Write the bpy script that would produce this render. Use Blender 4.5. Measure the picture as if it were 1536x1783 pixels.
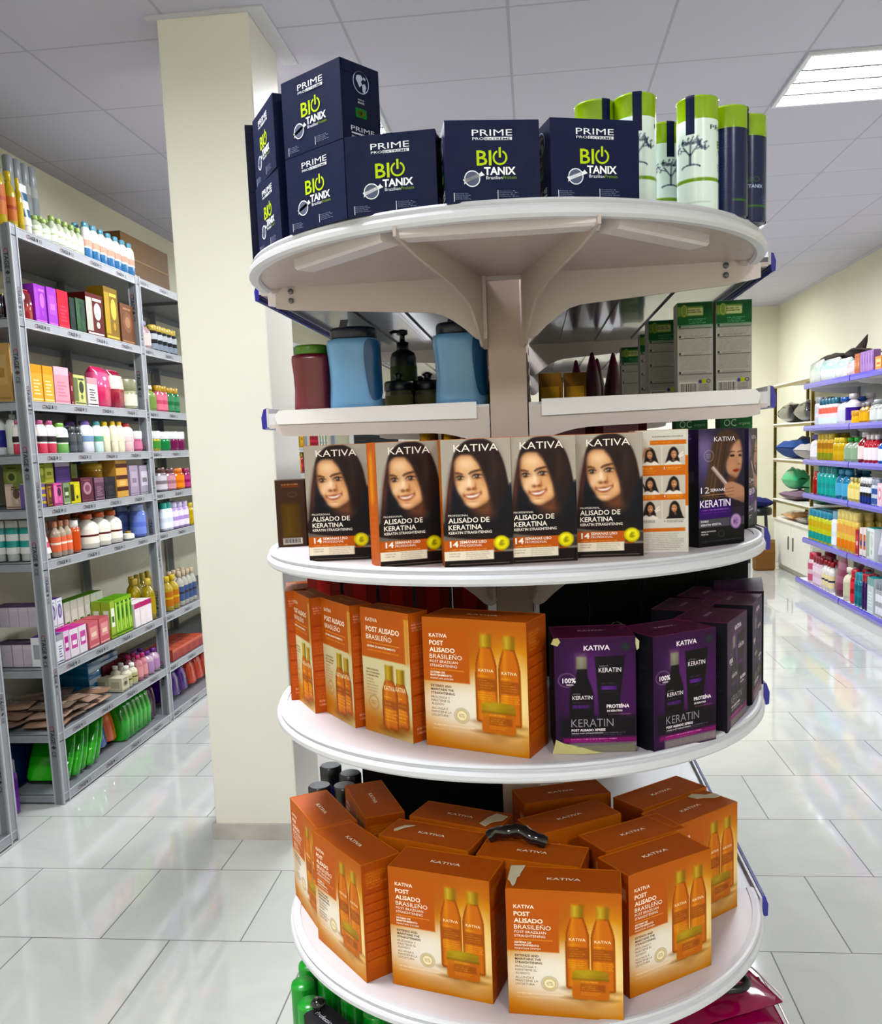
import bpy, math, random
import numpy as np
from mathutils import Vector, Matrix
for o in list(bpy.data.objects): bpy.data.objects.remove(o)
S = bpy.context.scene
COL = S.collection
rnd = random.Random(7)
PI = math.pi
V2 = lambda *a: Vector(a)

# ------------------------------------------------------------------ camera
F, CX, CY, H = 1560.0, 768.0, 971.58, 1.49
CM = np.array([[0.9939940, -0.0266616, -0.1061368],
               [0.1019298, -0.1274069, 0.9865991],
               [-0.0398268, -0.9914921, -0.1239241]])
cd = bpy.data.cameras.new('camera'); cam = bpy.data.objects.new('camera', cd); COL.objects.link(cam)
cd.sensor_fit = 'HORIZONTAL'; cd.sensor_width = 36; cd.lens = F / 1536 * 36
cd.shift_y = (CY - 891.5) / 1536; cd.clip_start = .02; cd.clip_end = 60
R_, U_, B_ = CM[:, 0], -CM[:, 1], -CM[:, 2]
cam.matrix_world = Matrix([[R_[0], U_[0], B_[0], 0], [R_[1], U_[1], B_[1], 0], [R_[2], U_[2], B_[2], H], [0, 0, 0, 1]])
S.camera = cam
# measuring helpers: where a sight line meets a horizontal or an upright plane of the room
def ray(x, y): return CM @ np.array([(x - CX) / F, (y - CY) / F, 1.])
def at_z(x, y, z): r = ray(x, y); t = (z - H) / r[2]; return Vector((r[0] * t, r[1] * t, z))
def at_y(x, y, Y): r = ray(x, y); t = Y / r[1]; return Vector((r[0] * t, Y, H + r[2] * t))
def at_x(x, y, X): r = ray(x, y); t = X / r[0]; return Vector((X, r[1] * t, H + r[2] * t))
def solve_y(px, X, z):      # Y on the line (X, ., z) seen at column px
    k = (px - CX) / F; a = CM[:, 0] - k * CM[:, 2]
    return float(-(a[0] * X + a[2] * (z - H)) / a[1])
def solve_x(px, Y, z):
    k = (px - CX) / F; a = CM[:, 0] - k * CM[:, 2]
    return float(-(a[1] * Y + a[2] * (z - H)) / a[0])
def solve_z(py, X, Y):
    k = (py - CY) / F; a = CM[:, 1] - k * CM[:, 2]
    return float(H - (a[0] * X + a[1] * Y) / a[2])

# ------------------------------------------------------------------ world, exposure
S.view_settings.view_transform = 'Standard'; S.view_settings.look = 'None'
S.view_settings.gamma = 1; S.view_settings.use_curve_mapping = False
S.view_settings.exposure = EXPO = 0.82
w = bpy.data.worlds.new('world'); S.world = w; w.use_nodes = True
w.node_tree.nodes['Background'].inputs[0].default_value = (.75, .8, .9, 1)
w.node_tree.nodes['Background'].inputs[1].default_value = .25
LAMP = 60.0          # strength of the ceiling tubes

# ------------------------------------------------------------------ colours, materials
def lin(c):
    if isinstance(c, str): c = tuple(int(c[i:i + 2], 16) for i in (1, 3, 5))
    return tuple((x / 255 / 12.92 if x / 255 <= .04045 else ((x / 255 + .055) / 1.055) ** 2.4) for x in c[:3])
def nodes(name):
    m = bpy.data.materials.new(name); m.use_nodes = True
    return m, m.node_tree.nodes, m.node_tree.links, m.node_tree.nodes['Principled BSDF']
def vmat(name, rough=.4, metal=0, coat=0, bump=0, bscale=300, trans=0, spec=.5, sat=1.08, val=.86, gam=1.25):
    "material that takes its printed or moulded colour from the mesh"
    m, n, l, p = nodes(name)
    a = n.new('ShaderNodeAttribute'); a.attribute_name = 'col'
    t = n.new('ShaderNodeTexCoord'); ns = n.new('ShaderNodeTexNoise'); ns.inputs['Scale'].default_value = 40
    l.new(t.outputs['Object'], ns.inputs['Vector'])
    r = n.new('ShaderNodeMapRange'); r.inputs['To Min'].default_value = rough * .8; r.inputs['To Max'].default_value = rough * 1.25
    l.new(ns.outputs['Fac'], r.inputs['Value']); l.new(r.outputs['Result'], p.inputs['Roughness'])
    hs = n.new('ShaderNodeHueSaturation'); hs.inputs['Saturation'].default_value = sat; hs.inputs['Value'].default_value = val
    gm = n.new('ShaderNodeGamma'); gm.inputs['Gamma'].default_value = gam; l.new(a.outputs['Color'], gm.inputs['Color']); l.new(gm.outputs['Color'], hs.inputs['Color']); l.new(hs.outputs['Color'], p.inputs['Base Color'])
    p.inputs['Metallic'].default_value = metal; p.inputs['Coat Weight'].default_value = coat
    p.inputs['Specular IOR Level'].default_value = spec
    if trans: p.inputs['Transmission Weight'].default_value = trans
    if bump:
        b = n.new('ShaderNodeBump'); b.inputs['Strength'].default_value = bump; b.inputs['Distance'].default_value = .002
        n2 = n.new('ShaderNodeTexNoise'); n2.inputs['Scale'].default_value = bscale
        l.new(t.outputs['Object'], n2.inputs['Vector']); l.new(n2.outputs['Fac'], b.inputs['Height']); l.new(b.outputs['Normal'], p.inputs['Normal'])
    return m
M = dict(carton=vmat('printed_carton', .5, bump=.08, bscale=60, spec=.15, val=.95, gam=1.35), plastic=vmat('moulded_plastic', .3),
         gloss=vmat('glossy_plastic', .14, coat=.3), paint=vmat('painted_metal', .38, sat=1, val=.92, gam=1), foil=vmat('metallic_print', .25, metal=.85),
         wrap=vmat('plastic_wrap', .12, coat=.5, bump=.9, bscale=25), cloth=vmat('cloth', .9, bump=.5, bscale=90),
         liquid=vmat('tinted_liquid_plastic', .12, trans=.25, coat=.3), jar=vmat('frosted_plastic', .22, coat=.2),
         can=vmat('lacquered_can', .22, coat=.25, spec=.3, val=.95, gam=1.35), paper=vmat('torn_paper', .85), galv=vmat('galvanised_steel', .45, metal=.25, sat=1, val=.62, gam=1))

def plain(name, col, rough=.5, noise=.04, scale=3, bump=0, bscale=40):
    m, n, l, p = nodes(name)
    t = n.new('ShaderNodeTexCoord'); ns = n.new('ShaderNodeTexNoise'); ns.inputs['Scale'].default_value = scale; ns.inputs['Detail'].default_value = 6
    l.new(t.outputs['Object'], ns.inputs['Vector'])
    cr = n.new('ShaderNodeValToRGB'); c = lin(col)
    cr.color_ramp.elements[0].position = .3; cr.color_ramp.elements[1].position = .7
    cr.color_ramp.elements[0].color = (*[x * (1 - noise) for x in c], 1); cr.color_ramp.elements[1].color = (*[min(1, x * (1 + noise)) for x in c], 1)
    l.new(ns.outputs['Fac'], cr.inputs['Fac']); l.new(cr.outputs['Color'], p.inputs['Base Color']); p.inputs['Roughness'].default_value = rough
    if bump:
        b = n.new('ShaderNodeBump'); b.inputs['Strength'].default_value = bump; b.inputs['Distance'].default_value = .004
        n2 = n.new('ShaderNodeTexNoise'); n2.inputs['Scale'].default_value = bscale; n2.inputs['Detail'].default_value = 8
        l.new(t.outputs['Object'], n2.inputs['Vector']); l.new(n2.outputs['Fac'], b.inputs['Height']); l.new(b.outputs['Normal'], p.inputs['Normal'])
    return m
def tiles(name, c1, c2, line, bw, rh, off, mortar, shift, rough, veins=0, coat=0):
    m, n, l, p = nodes(name)
    t = n.new('ShaderNodeTexCoord'); mp = n.new('ShaderNodeMapping'); mp.inputs['Location'].default_value = (*shift, 0)
    l.new(t.outputs['Object'], mp.inputs['Vector'])
    br = n.new('ShaderNodeTexBrick'); br.offset = off; br.inputs['Scale'].default_value = 1
    br.inputs['Brick Width'].default_value = bw; br.inputs['Row Height'].default_value = rh
    br.inputs['Mortar Size'].default_value = mortar; br.inputs['Mortar Smooth'].default_value = .1
    br.inputs['Color1'].default_value = (*lin(c1), 1); br.inputs['Color2'].default_value = (*lin(c2), 1); br.inputs['Mortar'].default_value = (*lin(line), 1)
    l.new(mp.outputs['Vector'], br.inputs['Vector'])
    out = br.outputs['Color']
    if veins:
        ns = n.new('ShaderNodeTexNoise'); ns.inputs['Scale'].default_value = 2.2; ns.inputs['Detail'].default_value = 9; ns.inputs['Distortion'].default_value = 1.4
        l.new(mp.outputs['Vector'], ns.inputs['Vector'])
        cr = n.new('ShaderNodeValToRGB'); e = cr.color_ramp.elements
        e[0].position = .40; e[0].color = (1, 1, 1, 1); e[1].position = .62; e[1].color = (1, 1, 1, 1)
        k = e.new(.5); k.color = (1 - veins, 1 - veins, 1 - veins * .9, 1)
        l.new(ns.outputs['Fac'], cr.inputs['Fac'])
        mx = n.new('ShaderNodeMix'); mx.data_type = 'RGBA'; mx.blend_type = 'MULTIPLY'; mx.inputs[0].default_value = 1
        l.new(out, mx.inputs[6]); l.new(cr.outputs['Color'], mx.inputs[7]); out = mx.outputs[2]
    l.new(out, p.inputs['Base Color'])
    r = n.new('ShaderNodeMapRange'); r.inputs['To Min'].default_value = rough; r.inputs['To Max'].default_value = .8
    l.new(br.outputs['Fac'], r.inputs['Value']); l.new(r.outputs['Result'], p.inputs['Roughness'])
    b = n.new('ShaderNodeBump'); b.inputs['Strength'].default_value = .35; b.inputs['Distance'].default_value = .002; b.invert = True
    l.new(br.outputs['Fac'], b.inputs['Height']); l.new(b.outputs['Normal'], p.inputs['Normal'])
    p.inputs['Coat Weight'].default_value = coat; p.inputs['Coat Roughness'].default_value = .04
    return m
m, n_, l_, p_ = nodes('lamp_tube'); p_.inputs['Emission Color'].default_value = (.93, .96, 1, 1); p_.inputs['Emission Strength'].default_value = LAMP
M['lamp'] = m

# ------------------------------------------------------------------ mesh builder
class MB:
    def __init__(s): s.v = []; s.f = []; s.c = []; s.s = []
    def add(s, vs, fs, col, smooth=False):
        k = len(s.v); s.v += [tuple(v) for v in vs]
        cl = lin(col) if not isinstance(col, list) else col
        for i, f in enumerate(fs):
            s.f.append(tuple(k + j for j in f)); s.s.append(smooth)
            s.c.append(cl if not isinstance(cl, list) else cl[i])
        return s
    def box(s, x0, y0, z0, x1, y1, z1, col, bev=0):
        vs = [(x0, y0, z0), (x1, y0, z0), (x1, y1, z0), (x0, y1, z0), (x0, y0, z1), (x1, y0, z1), (x1, y1, z1), (x0, y1, z1)]
        return s.add(vs, [(0, 3, 2, 1), (4, 5, 6, 7), (0, 1, 5, 4), (1, 2, 6, 5), (2, 3, 7, 6), (3, 0, 4, 7)], col)
    def rbox(s, x0, y0, z0, x1, y1, z1, col, r=.004, n=3):
        "box with rounded upright corners and a small top and bottom bevel"
        ring = []
        for cx, cy, a0 in ((x1 - r, y0 + r, -PI / 2), (x1 - r, y1 - r, 0), (x0 + r, y1 - r, PI / 2), (x0 + r, y0 + r, PI)):
            for i in range(n + 1):
                a = a0 + PI / 2 * i / n; ring.append((cx, cy, math.cos(a), math.sin(a)))
        return s.loft([[(cx + q * math.cos(0) * c * 1.0, cy + q * sn, z) for cx, cy, c, sn in ring] for z, q in
                       ((z0, r * .4), (z0 + r * .6, r), (z1 - r * .6, r), (z1, r * .4))], col)
    def loft(s, rings, col, cap=True, smooth=True, closed=True):
        n = len(rings[0]); vs = [p for r in rings for p in r]; fs = []
        for i in range(len(rings) - 1):
            for j in range(n if closed else n - 1):
                k = (j + 1) % n; fs.append((i * n + j, i * n + k, (i + 1) * n + k, (i + 1) * n + j))
        if isinstance(col, list):
            cl = []
            for i in range(len(rings) - 1): cl += [lin(col[min(i, len(col) - 1)])] * (n if closed else n - 1)
            end = (lin(col[0]), lin(col[-1]))
        else: cl = [lin(col)] * len(fs); end = (lin(col), lin(col))
        s.add(vs, fs, cl, smooth)
        if cap:
            s.add(rings[0], [tuple(range(n))[::-1]], [end[0]]); s.add(rings[-1], [tuple(range(n))], [end[1]])
        return s
    def lathe(s, prof, col, n=20, cx=0, cy=0, sx=1, sy=1, cap=True, pw=2.0):
        rings = []
        for r, z in prof:
            ring = []
            for i in range(n):
                a = 2 * PI * (i + .5) / n; c, q = math.cos(a), math.sin(a)
                if pw != 2: c = math.copysign(abs(c) ** (2 / pw), c); q = math.copysign(abs(q) ** (2 / pw), q)
                ring.append((cx + r * sx * c, cy + r * sy * q, z))
            rings.append(ring)
        return s.loft(rings, col, cap)
    def tube(s, pts, r, col, n=8):
        pts = [Vector(p) for p in pts]; rings = []
        for i, p in enumerate(pts):
            d = (pts[min(i + 1, len(pts) - 1)] - pts[max(i - 1, 0)]).normalized()
            u = d.cross(Vector((0, 0, 1))) if abs(d.z) < .95 else d.cross(Vector((1, 0, 0))); u.normalize(); w_ = d.cross(u)
            rr = r[i] if isinstance(r, (list, tuple)) else r
            rings.append([tuple(p + rr * (u * math.cos(2 * PI * k / n) + w_ * math.sin(2 * PI * k / n))) for k in range(n)])
        return s.loft(rings, col)
    def prism(s, poly, O, U, V, N, t, col):
        "extrude the outline poly (u, v) of plane O, U, V by t along N"
        O, U, V, N = map(Vector, (O, U, V, N)); n = len(poly)
        a = [O + U * p[0] + V * p[1] for p in poly]; b = [p + N * t for p in a]
        s.add(a + b, [tuple(range(n))[::-1], tuple(range(n, 2 * n))] + [(i, (i + 1) % n, (i + 1) % n + n, i + n) for i in range(n)], col)
        return s
    def xf(s, mat):
        s.v = [tuple(mat @ Vector(v)) for v in s.v]; return s
    def merge(s, o):
        k = len(s.v); s.v += o.v; s.f += [tuple(k + j for j in f) for f in o.f]; s.c += o.c; s.s += o.s; return s
    def mesh(s, name, mat):
        me = bpy.data.meshes.new(name); me.from_pydata(s.v, [], s.f)
        at = me.color_attributes.new('col', 'FLOAT_COLOR', 'CORNER')
        buf = []
        for f, c in zip(s.f, s.c):
            if isinstance(c, np.ndarray): buf.append(c.reshape(-1))
            else: buf.append(np.tile(np.array([*c, 1.]), len(f)))
        at.data.foreach_set('color', np.concatenate(buf).astype(np.float32))
        me.polygons.foreach_set('use_smooth', s.s); me.materials.append(M[mat] if isinstance(mat, str) else mat); me.update()
        return me

_txt = {}
def glyphs(t, bold=0):
    k = (t, bold)
    if k not in _txt:
        cu = bpy.data.curves.new('t', 'FONT'); cu.body = t; cu.resolution_u = 2; cu.offset = bold; cu.size = 1
        o = bpy.data.objects.new('t', cu); COL.objects.link(o)
        dg = bpy.context.evaluated_depsgraph_get(); me = bpy.data.meshes.new_from_object(o.evaluated_get(dg))
        vs = np.array([v.co[:2] for v in me.vertices]); fs = [tuple(p.vertices) for p in me.polygons]
        bpy.data.objects.remove(o); bpy.data.curves.remove(cu); bpy.data.meshes.remove(me)
        _txt[k] = (vs, fs)
    return _txt[k]
def put_text(mb, t, O, U, V, x, y, h, col, width=None, bold=0, center=False, N=None, lift=.0004, wave=None):
    "text with its baseline start at (x, y) of plane O, U, V and capital height h"
    vs, fs = glyphs(t, bold)
    if not len(vs): return
    O, U, V = Vector(O), Vector(U), Vector(V); N = Vector(N) if N else U.cross(V)
    x0, x1 = vs[:, 0].min(), vs[:, 0].max(); sc = h / .72; sx = sc if width is None else width / (x1 - x0)
    off = -(x1 - x0) * sx / 2 if center else 0
    pts = [O + U * (x + off + (a - x0) * sx) + V * (y + b * sc) + N * lift for a, b in vs]
    mb.add(pts, fs, col)

# ------------------------------------------------------------------ printed panels
def cat(pts, n=5):
    "smooth closed outline through pts"
    P = np.array(pts, float); out = []; m_ = len(P)
    for i in range(m_):
        a, b, c, d = P[i - 1], P[i], P[(i + 1) % m_], P[(i + 2) % m_]
        for k in range(n):
            t = k / n; out.append(.5 * ((2 * b) + (c - a) * t + (2 * a - 5 * b + 4 * c - d) * t * t + (3 * b - a - 3 * c + d) * t ** 3))
    return out
class Print:
    def __init__(s, dw, dh, nx, ny, bg):
        s.dw, s.dh, s.nx, s.ny = dw, dh, nx, ny
        s.X, s.Y = np.meshgrid(np.linspace(0, dw, nx + 1), np.linspace(0, dh, ny + 1))
        s.rgb = np.ones((ny + 1, nx + 1, 3)) * np.array(s.col(bg)); s.px = dw / nx; s.t = []
    def col(s, c):
        if isinstance(c, str): c = tuple(int(c[i:i + 2], 16) for i in (1, 3, 5))
        return np.array(c[:3], float)
    def mix(s, a, c):
        c = c if isinstance(c, np.ndarray) and c.ndim == 3 else s.col(c)
        a = np.clip(a, 0, 1)[..., None]; s.rgb = s.rgb * (1 - a) + c * a; return s
    def rect(s, x0, y0, x1, y1, c, a=1, soft=1):
        k = s.px * soft; X, Y = s.X, s.Y
        f = np.minimum(np.minimum(X - x0, x1 - X), np.minimum(Y - y0, y1 - Y)); return s.mix(np.clip(.5 + f / k, 0, 1) * a, c)
    def sd(s, pts):
        P = np.array(pts, float); d = np.full(s.X.shape, 1e9); ins = np.zeros(s.X.shape, bool); X, Y = s.X, s.Y
        for i in range(len(P)):
            a, b = P[i], P[(i + 1) % len(P)]; e = b - a; L = (e ** 2).sum() + 1e-9
            t = np.clip(((X - a[0]) * e[0] + (Y - a[1]) * e[1]) / L, 0, 1)
            d = np.minimum(d, (X - a[0] - t * e[0]) ** 2 + (Y - a[1] - t * e[1]) ** 2)
            c = (a[1] > Y) != (b[1] > Y)
            with np.errstate(divide='ignore', invalid='ignore'): xx = a[0] + (Y - a[1]) * e[0] / (e[1] if e[1] else 1e-9)
            ins ^= c & (X < xx)
        return np.where(ins, 1, -1) * np.sqrt(d)
    def poly(s, pts, c, a=1, soft=1, sm=True):
        return s.mix(np.clip(.5 + s.sd(cat(pts) if sm else pts) / (s.px * soft), 0, 1) * a, c)
    def ell(s, cx, cy, rx, ry, c, a=1, soft=1, ring=0, rot=0):
        X, Y = s.X - cx, s.Y - cy
        if rot: X, Y = X * math.cos(rot) + Y * math.sin(rot), Y * math.cos(rot) - X * math.sin(rot)
        r = np.sqrt((X / rx) ** 2 + (Y / ry) ** 2) + 1e-6; d = np.hypot(X, Y) * (1 / r - 1); d = np.where(r < .2, min(rx, ry) * .9, d)
        if ring: d = ring / 2 - abs(d)
        return s.mix(np.clip(.5 + d / (s.px * soft), 0, 1) * a, c)
    def line(s, x0, y0, x1, y1, w_, c, a=1):
        e = np.array((x1 - x0, y1 - y0)); L = (e ** 2).sum(); t = np.clip(((s.X - x0) * e[0] + (s.Y - y0) * e[1]) / L, 0, 1)
        d = np.hypot(s.X - x0 - t * e[0], s.Y - y0 - t * e[1]); return s.mix(np.clip(.5 + (w_ / 2 - d) / s.px, 0, 1) * a, c)
    def glow(s, cx, cy, rx, ry, c, a=1, p=2):
        r = np.sqrt(((s.X - cx) / rx) ** 2 + ((s.Y - cy) / ry) ** 2); return s.mix(np.exp(-r ** p) * a, c)
    def vgrad(s, y0, y1, c, a0, a1): return s.mix(np.where((s.Y >= y0) & (s.Y <= y1), a0 + (a1 - a0) * (s.Y - y0) / (y1 - y0), 0), c)
    def greek(s, x0, y0, x1, n, dy, c, th=None, a=.6, ragged=.4):
        r = np.random.RandomState(int(x0 + y0 * 7) % 9999)
        for i in range(n):
            y = y0 + i * dy; xe = x0 + (x1 - x0) * (1 - ragged * r.rand()); nz = r.rand(s.nx + 1)[None, :] * .7 + .3
            s.mix(np.clip(.5 + ((th or dy * .45) / 2 - abs(s.Y - y)) / s.px, 0, 1) * (s.X > x0) * (s.X < xe) * nz * a, c)
        return s
    def text(s, t, x, y, h, c, width=None, bold=0, center=False): s.t.append((t, x, y, h, c, width, bold, center)); return s
    def onto(s, mb, O, U, V, w_, h_, lift=.0002, curve=None):
        "lay the print on plane O (top left), U right, V down, w_ by h_ metres"
        O, U, V = Vector(O), Vector(U), Vector(V); N = V.cross(U)
        nx, ny = s.nx, s.ny; c = s.rgb / 255; c = np.where(c <= .04045, c / 12.92, ((c + .055) / 1.055) ** 2.4)
        c = np.concatenate([c, np.ones(c.shape[:2] + (1,))], -1)
        P = np.array(O + N * lift)[None, None] + (s.X / s.dw * w_)[..., None] * np.array(U) + (s.Y / s.dh * h_)[..., None] * np.array(V)
        k = len(mb.v)
        if curve: P = np.array([[curve(*q) for q in row] for row in P])
        mb.v += [tuple(q) for q in P.reshape(-1, 3)]
        for j in range(ny):
            for i in range(nx):
                a = j * (nx + 1) + i; mb.f.append((k + a, k + a + nx + 1, k + a + nx + 2, k + a + 1))
                mb.c.append(np.array((c[j, i], c[j + 1, i], c[j + 1, i + 1], c[j, i + 1]))); mb.s.append(bool(curve))
        for t, x, y, h, col, wd, b, ce in s.t:
            m2 = MB(); put_text(m2, t, O, U, -V, x / s.dw * w_, -y / s.dh * h_, h / s.dh * h_, col, None if wd is None else wd / s.dw * w_, b, ce, N, lift + .0003)
            if curve: m2.v = [tuple(curve(*q)) for q in m2.v]
            mb.merge(m2)
        return mb

# ------------------------------------------------------------------ objects
def obj(name, me, parent=None, mat='plastic'):
    if isinstance(me, MB): me = me.mesh(name, mat)
    o = bpy.data.objects.new(name, me); COL.objects.link(o)
    if parent: o.parent = parent
    return o
def tag(o, label=None, cat=None, group=None, kind=None):
    if label: o['label'] = label
    if cat: o['category'] = cat
    if group: o['group'] = group
    if kind: o['kind'] = kind
    return o
def empty(name, loc=(0, 0, 0), rz=0):
    o = bpy.data.objects.new(name, None); COL.objects.link(o); o.location = loc; o.rotation_euler = (0, 0, rz); o.empty_display_size = .05; return o
def dup(o, parent=None):
    c = o.copy(); COL.objects.link(c)
    if parent: c.parent = parent
    for ch in kids(o): dup(ch, c)
    return c
_kids = {}
def kids(o): return [c for c in o.children]
_used = set()
def stand(proto, loc, rz, label, group=None, tilt=(0, 0)):
    "first use moves the prototype, later ones copy it with its parts"
    if proto.name in _used: o = dup(proto)
    else: o = proto; _used.add(proto.name)
    o.location = loc; o.rotation_euler = (tilt[0], tilt[1], rz); o['label'] = label
    if group: o['group'] = group
    return o
def struct(name, mb, mat): o = obj(name, mb, None, mat); o['kind'] = 'structure'; return o
# ================================================================== the room
CZ = 3.014; XL, XR, YB, YF = -2.54, 2.99, 11.5, -3.2
M['floor'] = tiles('marble_tile_floor', '#c2c3be', '#bdbeb9', '#6a6b66', .4525, .463, .5, .0022, (-.191, -2.512 + .463 * 20), .07, veins=.05, coat=.5)
M['ceil'] = tiles('ceiling_tiles', '#bbb9c5', '#b8b6c2', '#a3a1ac', .597, .60, 0, .006, (.05, -3.385), .75)
M['wall'] = plain('cream_wall_paint', '#dedac2', .6, .03, 2, .15, 60)
M['column'] = plain('ivory_column_paint', '#e4e0d2', .55, .03, 1.5, .25, 18)
M['plinth'] = plain('marble_plinth', '#b5aea4', .25, .16, 9)
M['frame'] = plain('lamp_frame_paint', '#e8e8ec', .4, .01)
M['dark'] = plain('dark_doorway_paint', '#1c2124', .6, .1)
struct('floor', MB().box(XL - .1, YF - .1, -.1, XR + .1, YB + .1, 0, '#ffffff'), 'floor')
struct('ceiling', MB().box(XL - .1, YF - .1, CZ, XR + .1, YB + .1, CZ + .1, '#ffffff'), 'ceil')
struct('wall_left', MB().box(XL - .1, YF, 0, XL, YB, CZ, '#ffffff'), 'wall')
struct('wall_right', MB().box(XR, YF, 0, XR + .1, YB, CZ, '#ffffff'), 'wall')
struct('wall_back', MB().box(XL - .1, YB, 0, XR + .1, YB + .1, CZ, '#ffffff'), 'wall')
struct('wall_front', MB().box(XL - .1, YF - .1, 0, XR + .1, YF, CZ, '#ffffff'), 'wall')
d = struct('door_1', MB().box(-2.30, YB - .03, 0, -1.72, YB - .001, 2.12, '#ffffff'), 'dark')
fr = MB(); fr.box(-2.36, YB - .05, 0, -2.30, YB - .001, 2.18, '#ffffff'); fr.box(-1.72, YB - .05, 0, -1.66, YB - .001, 2.18, '#ffffff'); fr.box(-2.30, YB - .05, 2.12, -1.72, YB - .001, 2.18, '#ffffff')
obj('door_frame', fr, d, 'frame')
# square pillar with its marble plinth
c0, c1, cy0, cy1 = -1.275, -.945, 3.235, 3.585
pm = MB(); pr = [(c0, cy0), (c1, cy0), (c1, cy1), (c0, cy1)]
for x0, y0, x1, y1 in ((c0, cy0, c1, cy1),): pm.box(x0, y0, .0, x1, y1, CZ, '#ffffff')
po = struct('column', pm, 'column')
bv = po.modifiers.new('edge', 'BEVEL'); bv.width = .006; bv.segments = 2
pb = MB(); pb.box(c0 - .012, cy0 - .012, 0, c1 + .012, cy0, .064, '#ffffff'); pb.box(c1, cy0, 0, c1 + .012, cy1 + .012, .064, '#ffffff'); pb.box(c0 - .012, cy0, 0, c0, cy1 + .012, .064, '#ffffff')
struct('baseboard_column', pb, 'plinth')
tm = MB(); tm.box(c0 - .035, cy0 - .03, CZ - .006, c1 + .06, cy0 - .001, CZ - .0005, '#c9c8ce'); tm.box(c1 + .001, cy0 - .001, CZ - .006, c1 + .06, cy1 + .1, CZ - .0005, '#c9c8ce')
struct('trim_1', tm, 'paint')

def ceiling_light(x, y, label, on=1):
    t = empty('ceiling_light', (x, y, CZ)); tag(t, label, 'ceiling light', 'square tube lights in the ceiling grid')
    w2 = .293; f = MB()
    for a in ((-w2, -w2, w2, -w2 + .018), (-w2, w2 - .018, w2, w2), (-w2, -w2 + .018, -w2 + .018, w2 - .018), (w2 - .018, -w2 + .018, w2, w2 - .018)): f.box(a[0], a[1], -.014, a[2], a[3], -.001, '#e4e5ea')
    obj('frame', f, t, 'paint')
    L = MB()
    for k in range(1, 4): yy = -w2 + .018 + (2 * w2 - .036) * k / 4; L.box(-w2 + .018, yy - .009, -.016, w2 - .018, yy + .009, -.002, '#2c2d34')
    obj('louvre', L, t, 'paint')
    for k in range(4):
        yy = -w2 + .018 + (2 * w2 - .036) * (k + .5) / 4; q = MB(); r = .055
        pts = []
        for cx, a0 in ((w2 - .03 - r * .5, -PI / 2), (-w2 + .03 + r * .5, PI / 2)):
            for i in range(7): a = a0 + PI * i / 6; pts.append((cx + math.cos(a) * r * .5, yy + math.sin(a) * r))
        n = len(pts); q.add([(p[0], p[1], -.006) for p in pts] + [(p[0], p[1], -.002) for p in pts], [tuple(range(n))[::-1]] + [(i, (i + 1) % n, (i + 1) % n + n, i + n) for i in range(n)], '#ffffff')
        obj('tube', q, t, 'lamp')
    return t
for x, y, lb in ((1.443, 4.285, 'bright square ceiling light with four tubes at upper right above the right aisle'),
                 (-.945, 4.285, 'square ceiling light mostly hidden behind the topmost navy box'),
                 (1.443, 7.285, 'far square ceiling light showing as a sliver beside the rim of the round top shelf'),
                 (1.443, 10.285, 'last ceiling light before the back wall on the right'),
                 (-.945, 7.285, 'square ceiling light further back over the left aisle, behind the pillar'),
                 (-.945, 1.285, 'ceiling light over the aisle left of the round display'),
                 (-.945, -1.715, 'ceiling light behind the viewer on the left'),
                 (1.443, -1.715, 'ceiling light behind the viewer on the right')): ceiling_light(x, y, lb)

# ================================================================== centre gondola with round end display
GX, GY, GR = -.040, 1.415, .375
ZR = [1.758, 1.3437, 1.103, .7596, .42]
WHT, GRY = '#c9bcb7', '#b6a298'
G = empty('gondola_shelving', (GX, GY, 0)); tag(G, 'white double sided shop shelving with round end shelves and blue price strips', 'shelving unit')
def gob(name, mb, mat='paint', parent=None):
    o = obj(name, mb, parent or G, mat)
    if parent is None: o.location = (-GX, -GY, 0)
    return o
for i, y in enumerate((1.43, 2.42, 3.41, 4.40)):
    m = MB(); zt = 1.762
    m.box(-.066, y, 0, -.008, y + .05, zt, GRY)
    for k in range(46):       # the slotted edges the brackets hook into
        z = .1 + k * .036
        m.box(-.0675, y + .018, z, -.0655, y + .024, z + .018, '#3a3838'); m.box(-.0085, y + .018, z, -.0065, y + .024, z + .018, '#3a3838')
    gob('upright', m)
for i, y in enumerate((1.48, 2.47, 3.46)):
    gob('back_panel', MB().box(-.045, y, .08, -.029, y + .94, 1.735, '#8f9096'))
gob('base', MB().box(-.43, 1.47, 0, .36, 4.45, .10, '#d0d0d2'))
def bracket(x_in, x_out, y, ztop, tip, root, th=.004, s=.05):
    "tapered steel arm with an S-curved root, in the plane Y = y"
    sg = 1 if x_out > x_in else -1; L = abs(x_out - x_in)
    pts = [(0, 0), (L - .012, 0), (L, -.010), (L, -tip), (L - .02, -tip - .004), (L * .36, -tip - (root - tip) * .28)]
    for t in (0, .25, .5, .75, 1): pts.append((L * .26 * (1 - t) + .012 * t * 1.5, -tip - (root - tip) * (.32 + .68 * (t ** 1.6))))
    pts += [(.008, -root - .004), (0, -root)]
    poly = [(sg * p[0], p[1]) for p in pts]
    if sg > 0: poly = poly[::-1]
    return MB().prism(poly, (x_in, y, ztop), (1, 0, 0), (0, 0, 1), (0, 1, 0), th, WHT)
BLU = '#2a22a8'
SIDEZ = [1.752, 1.553, 1.335, 1.085, .725, .43]
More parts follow.
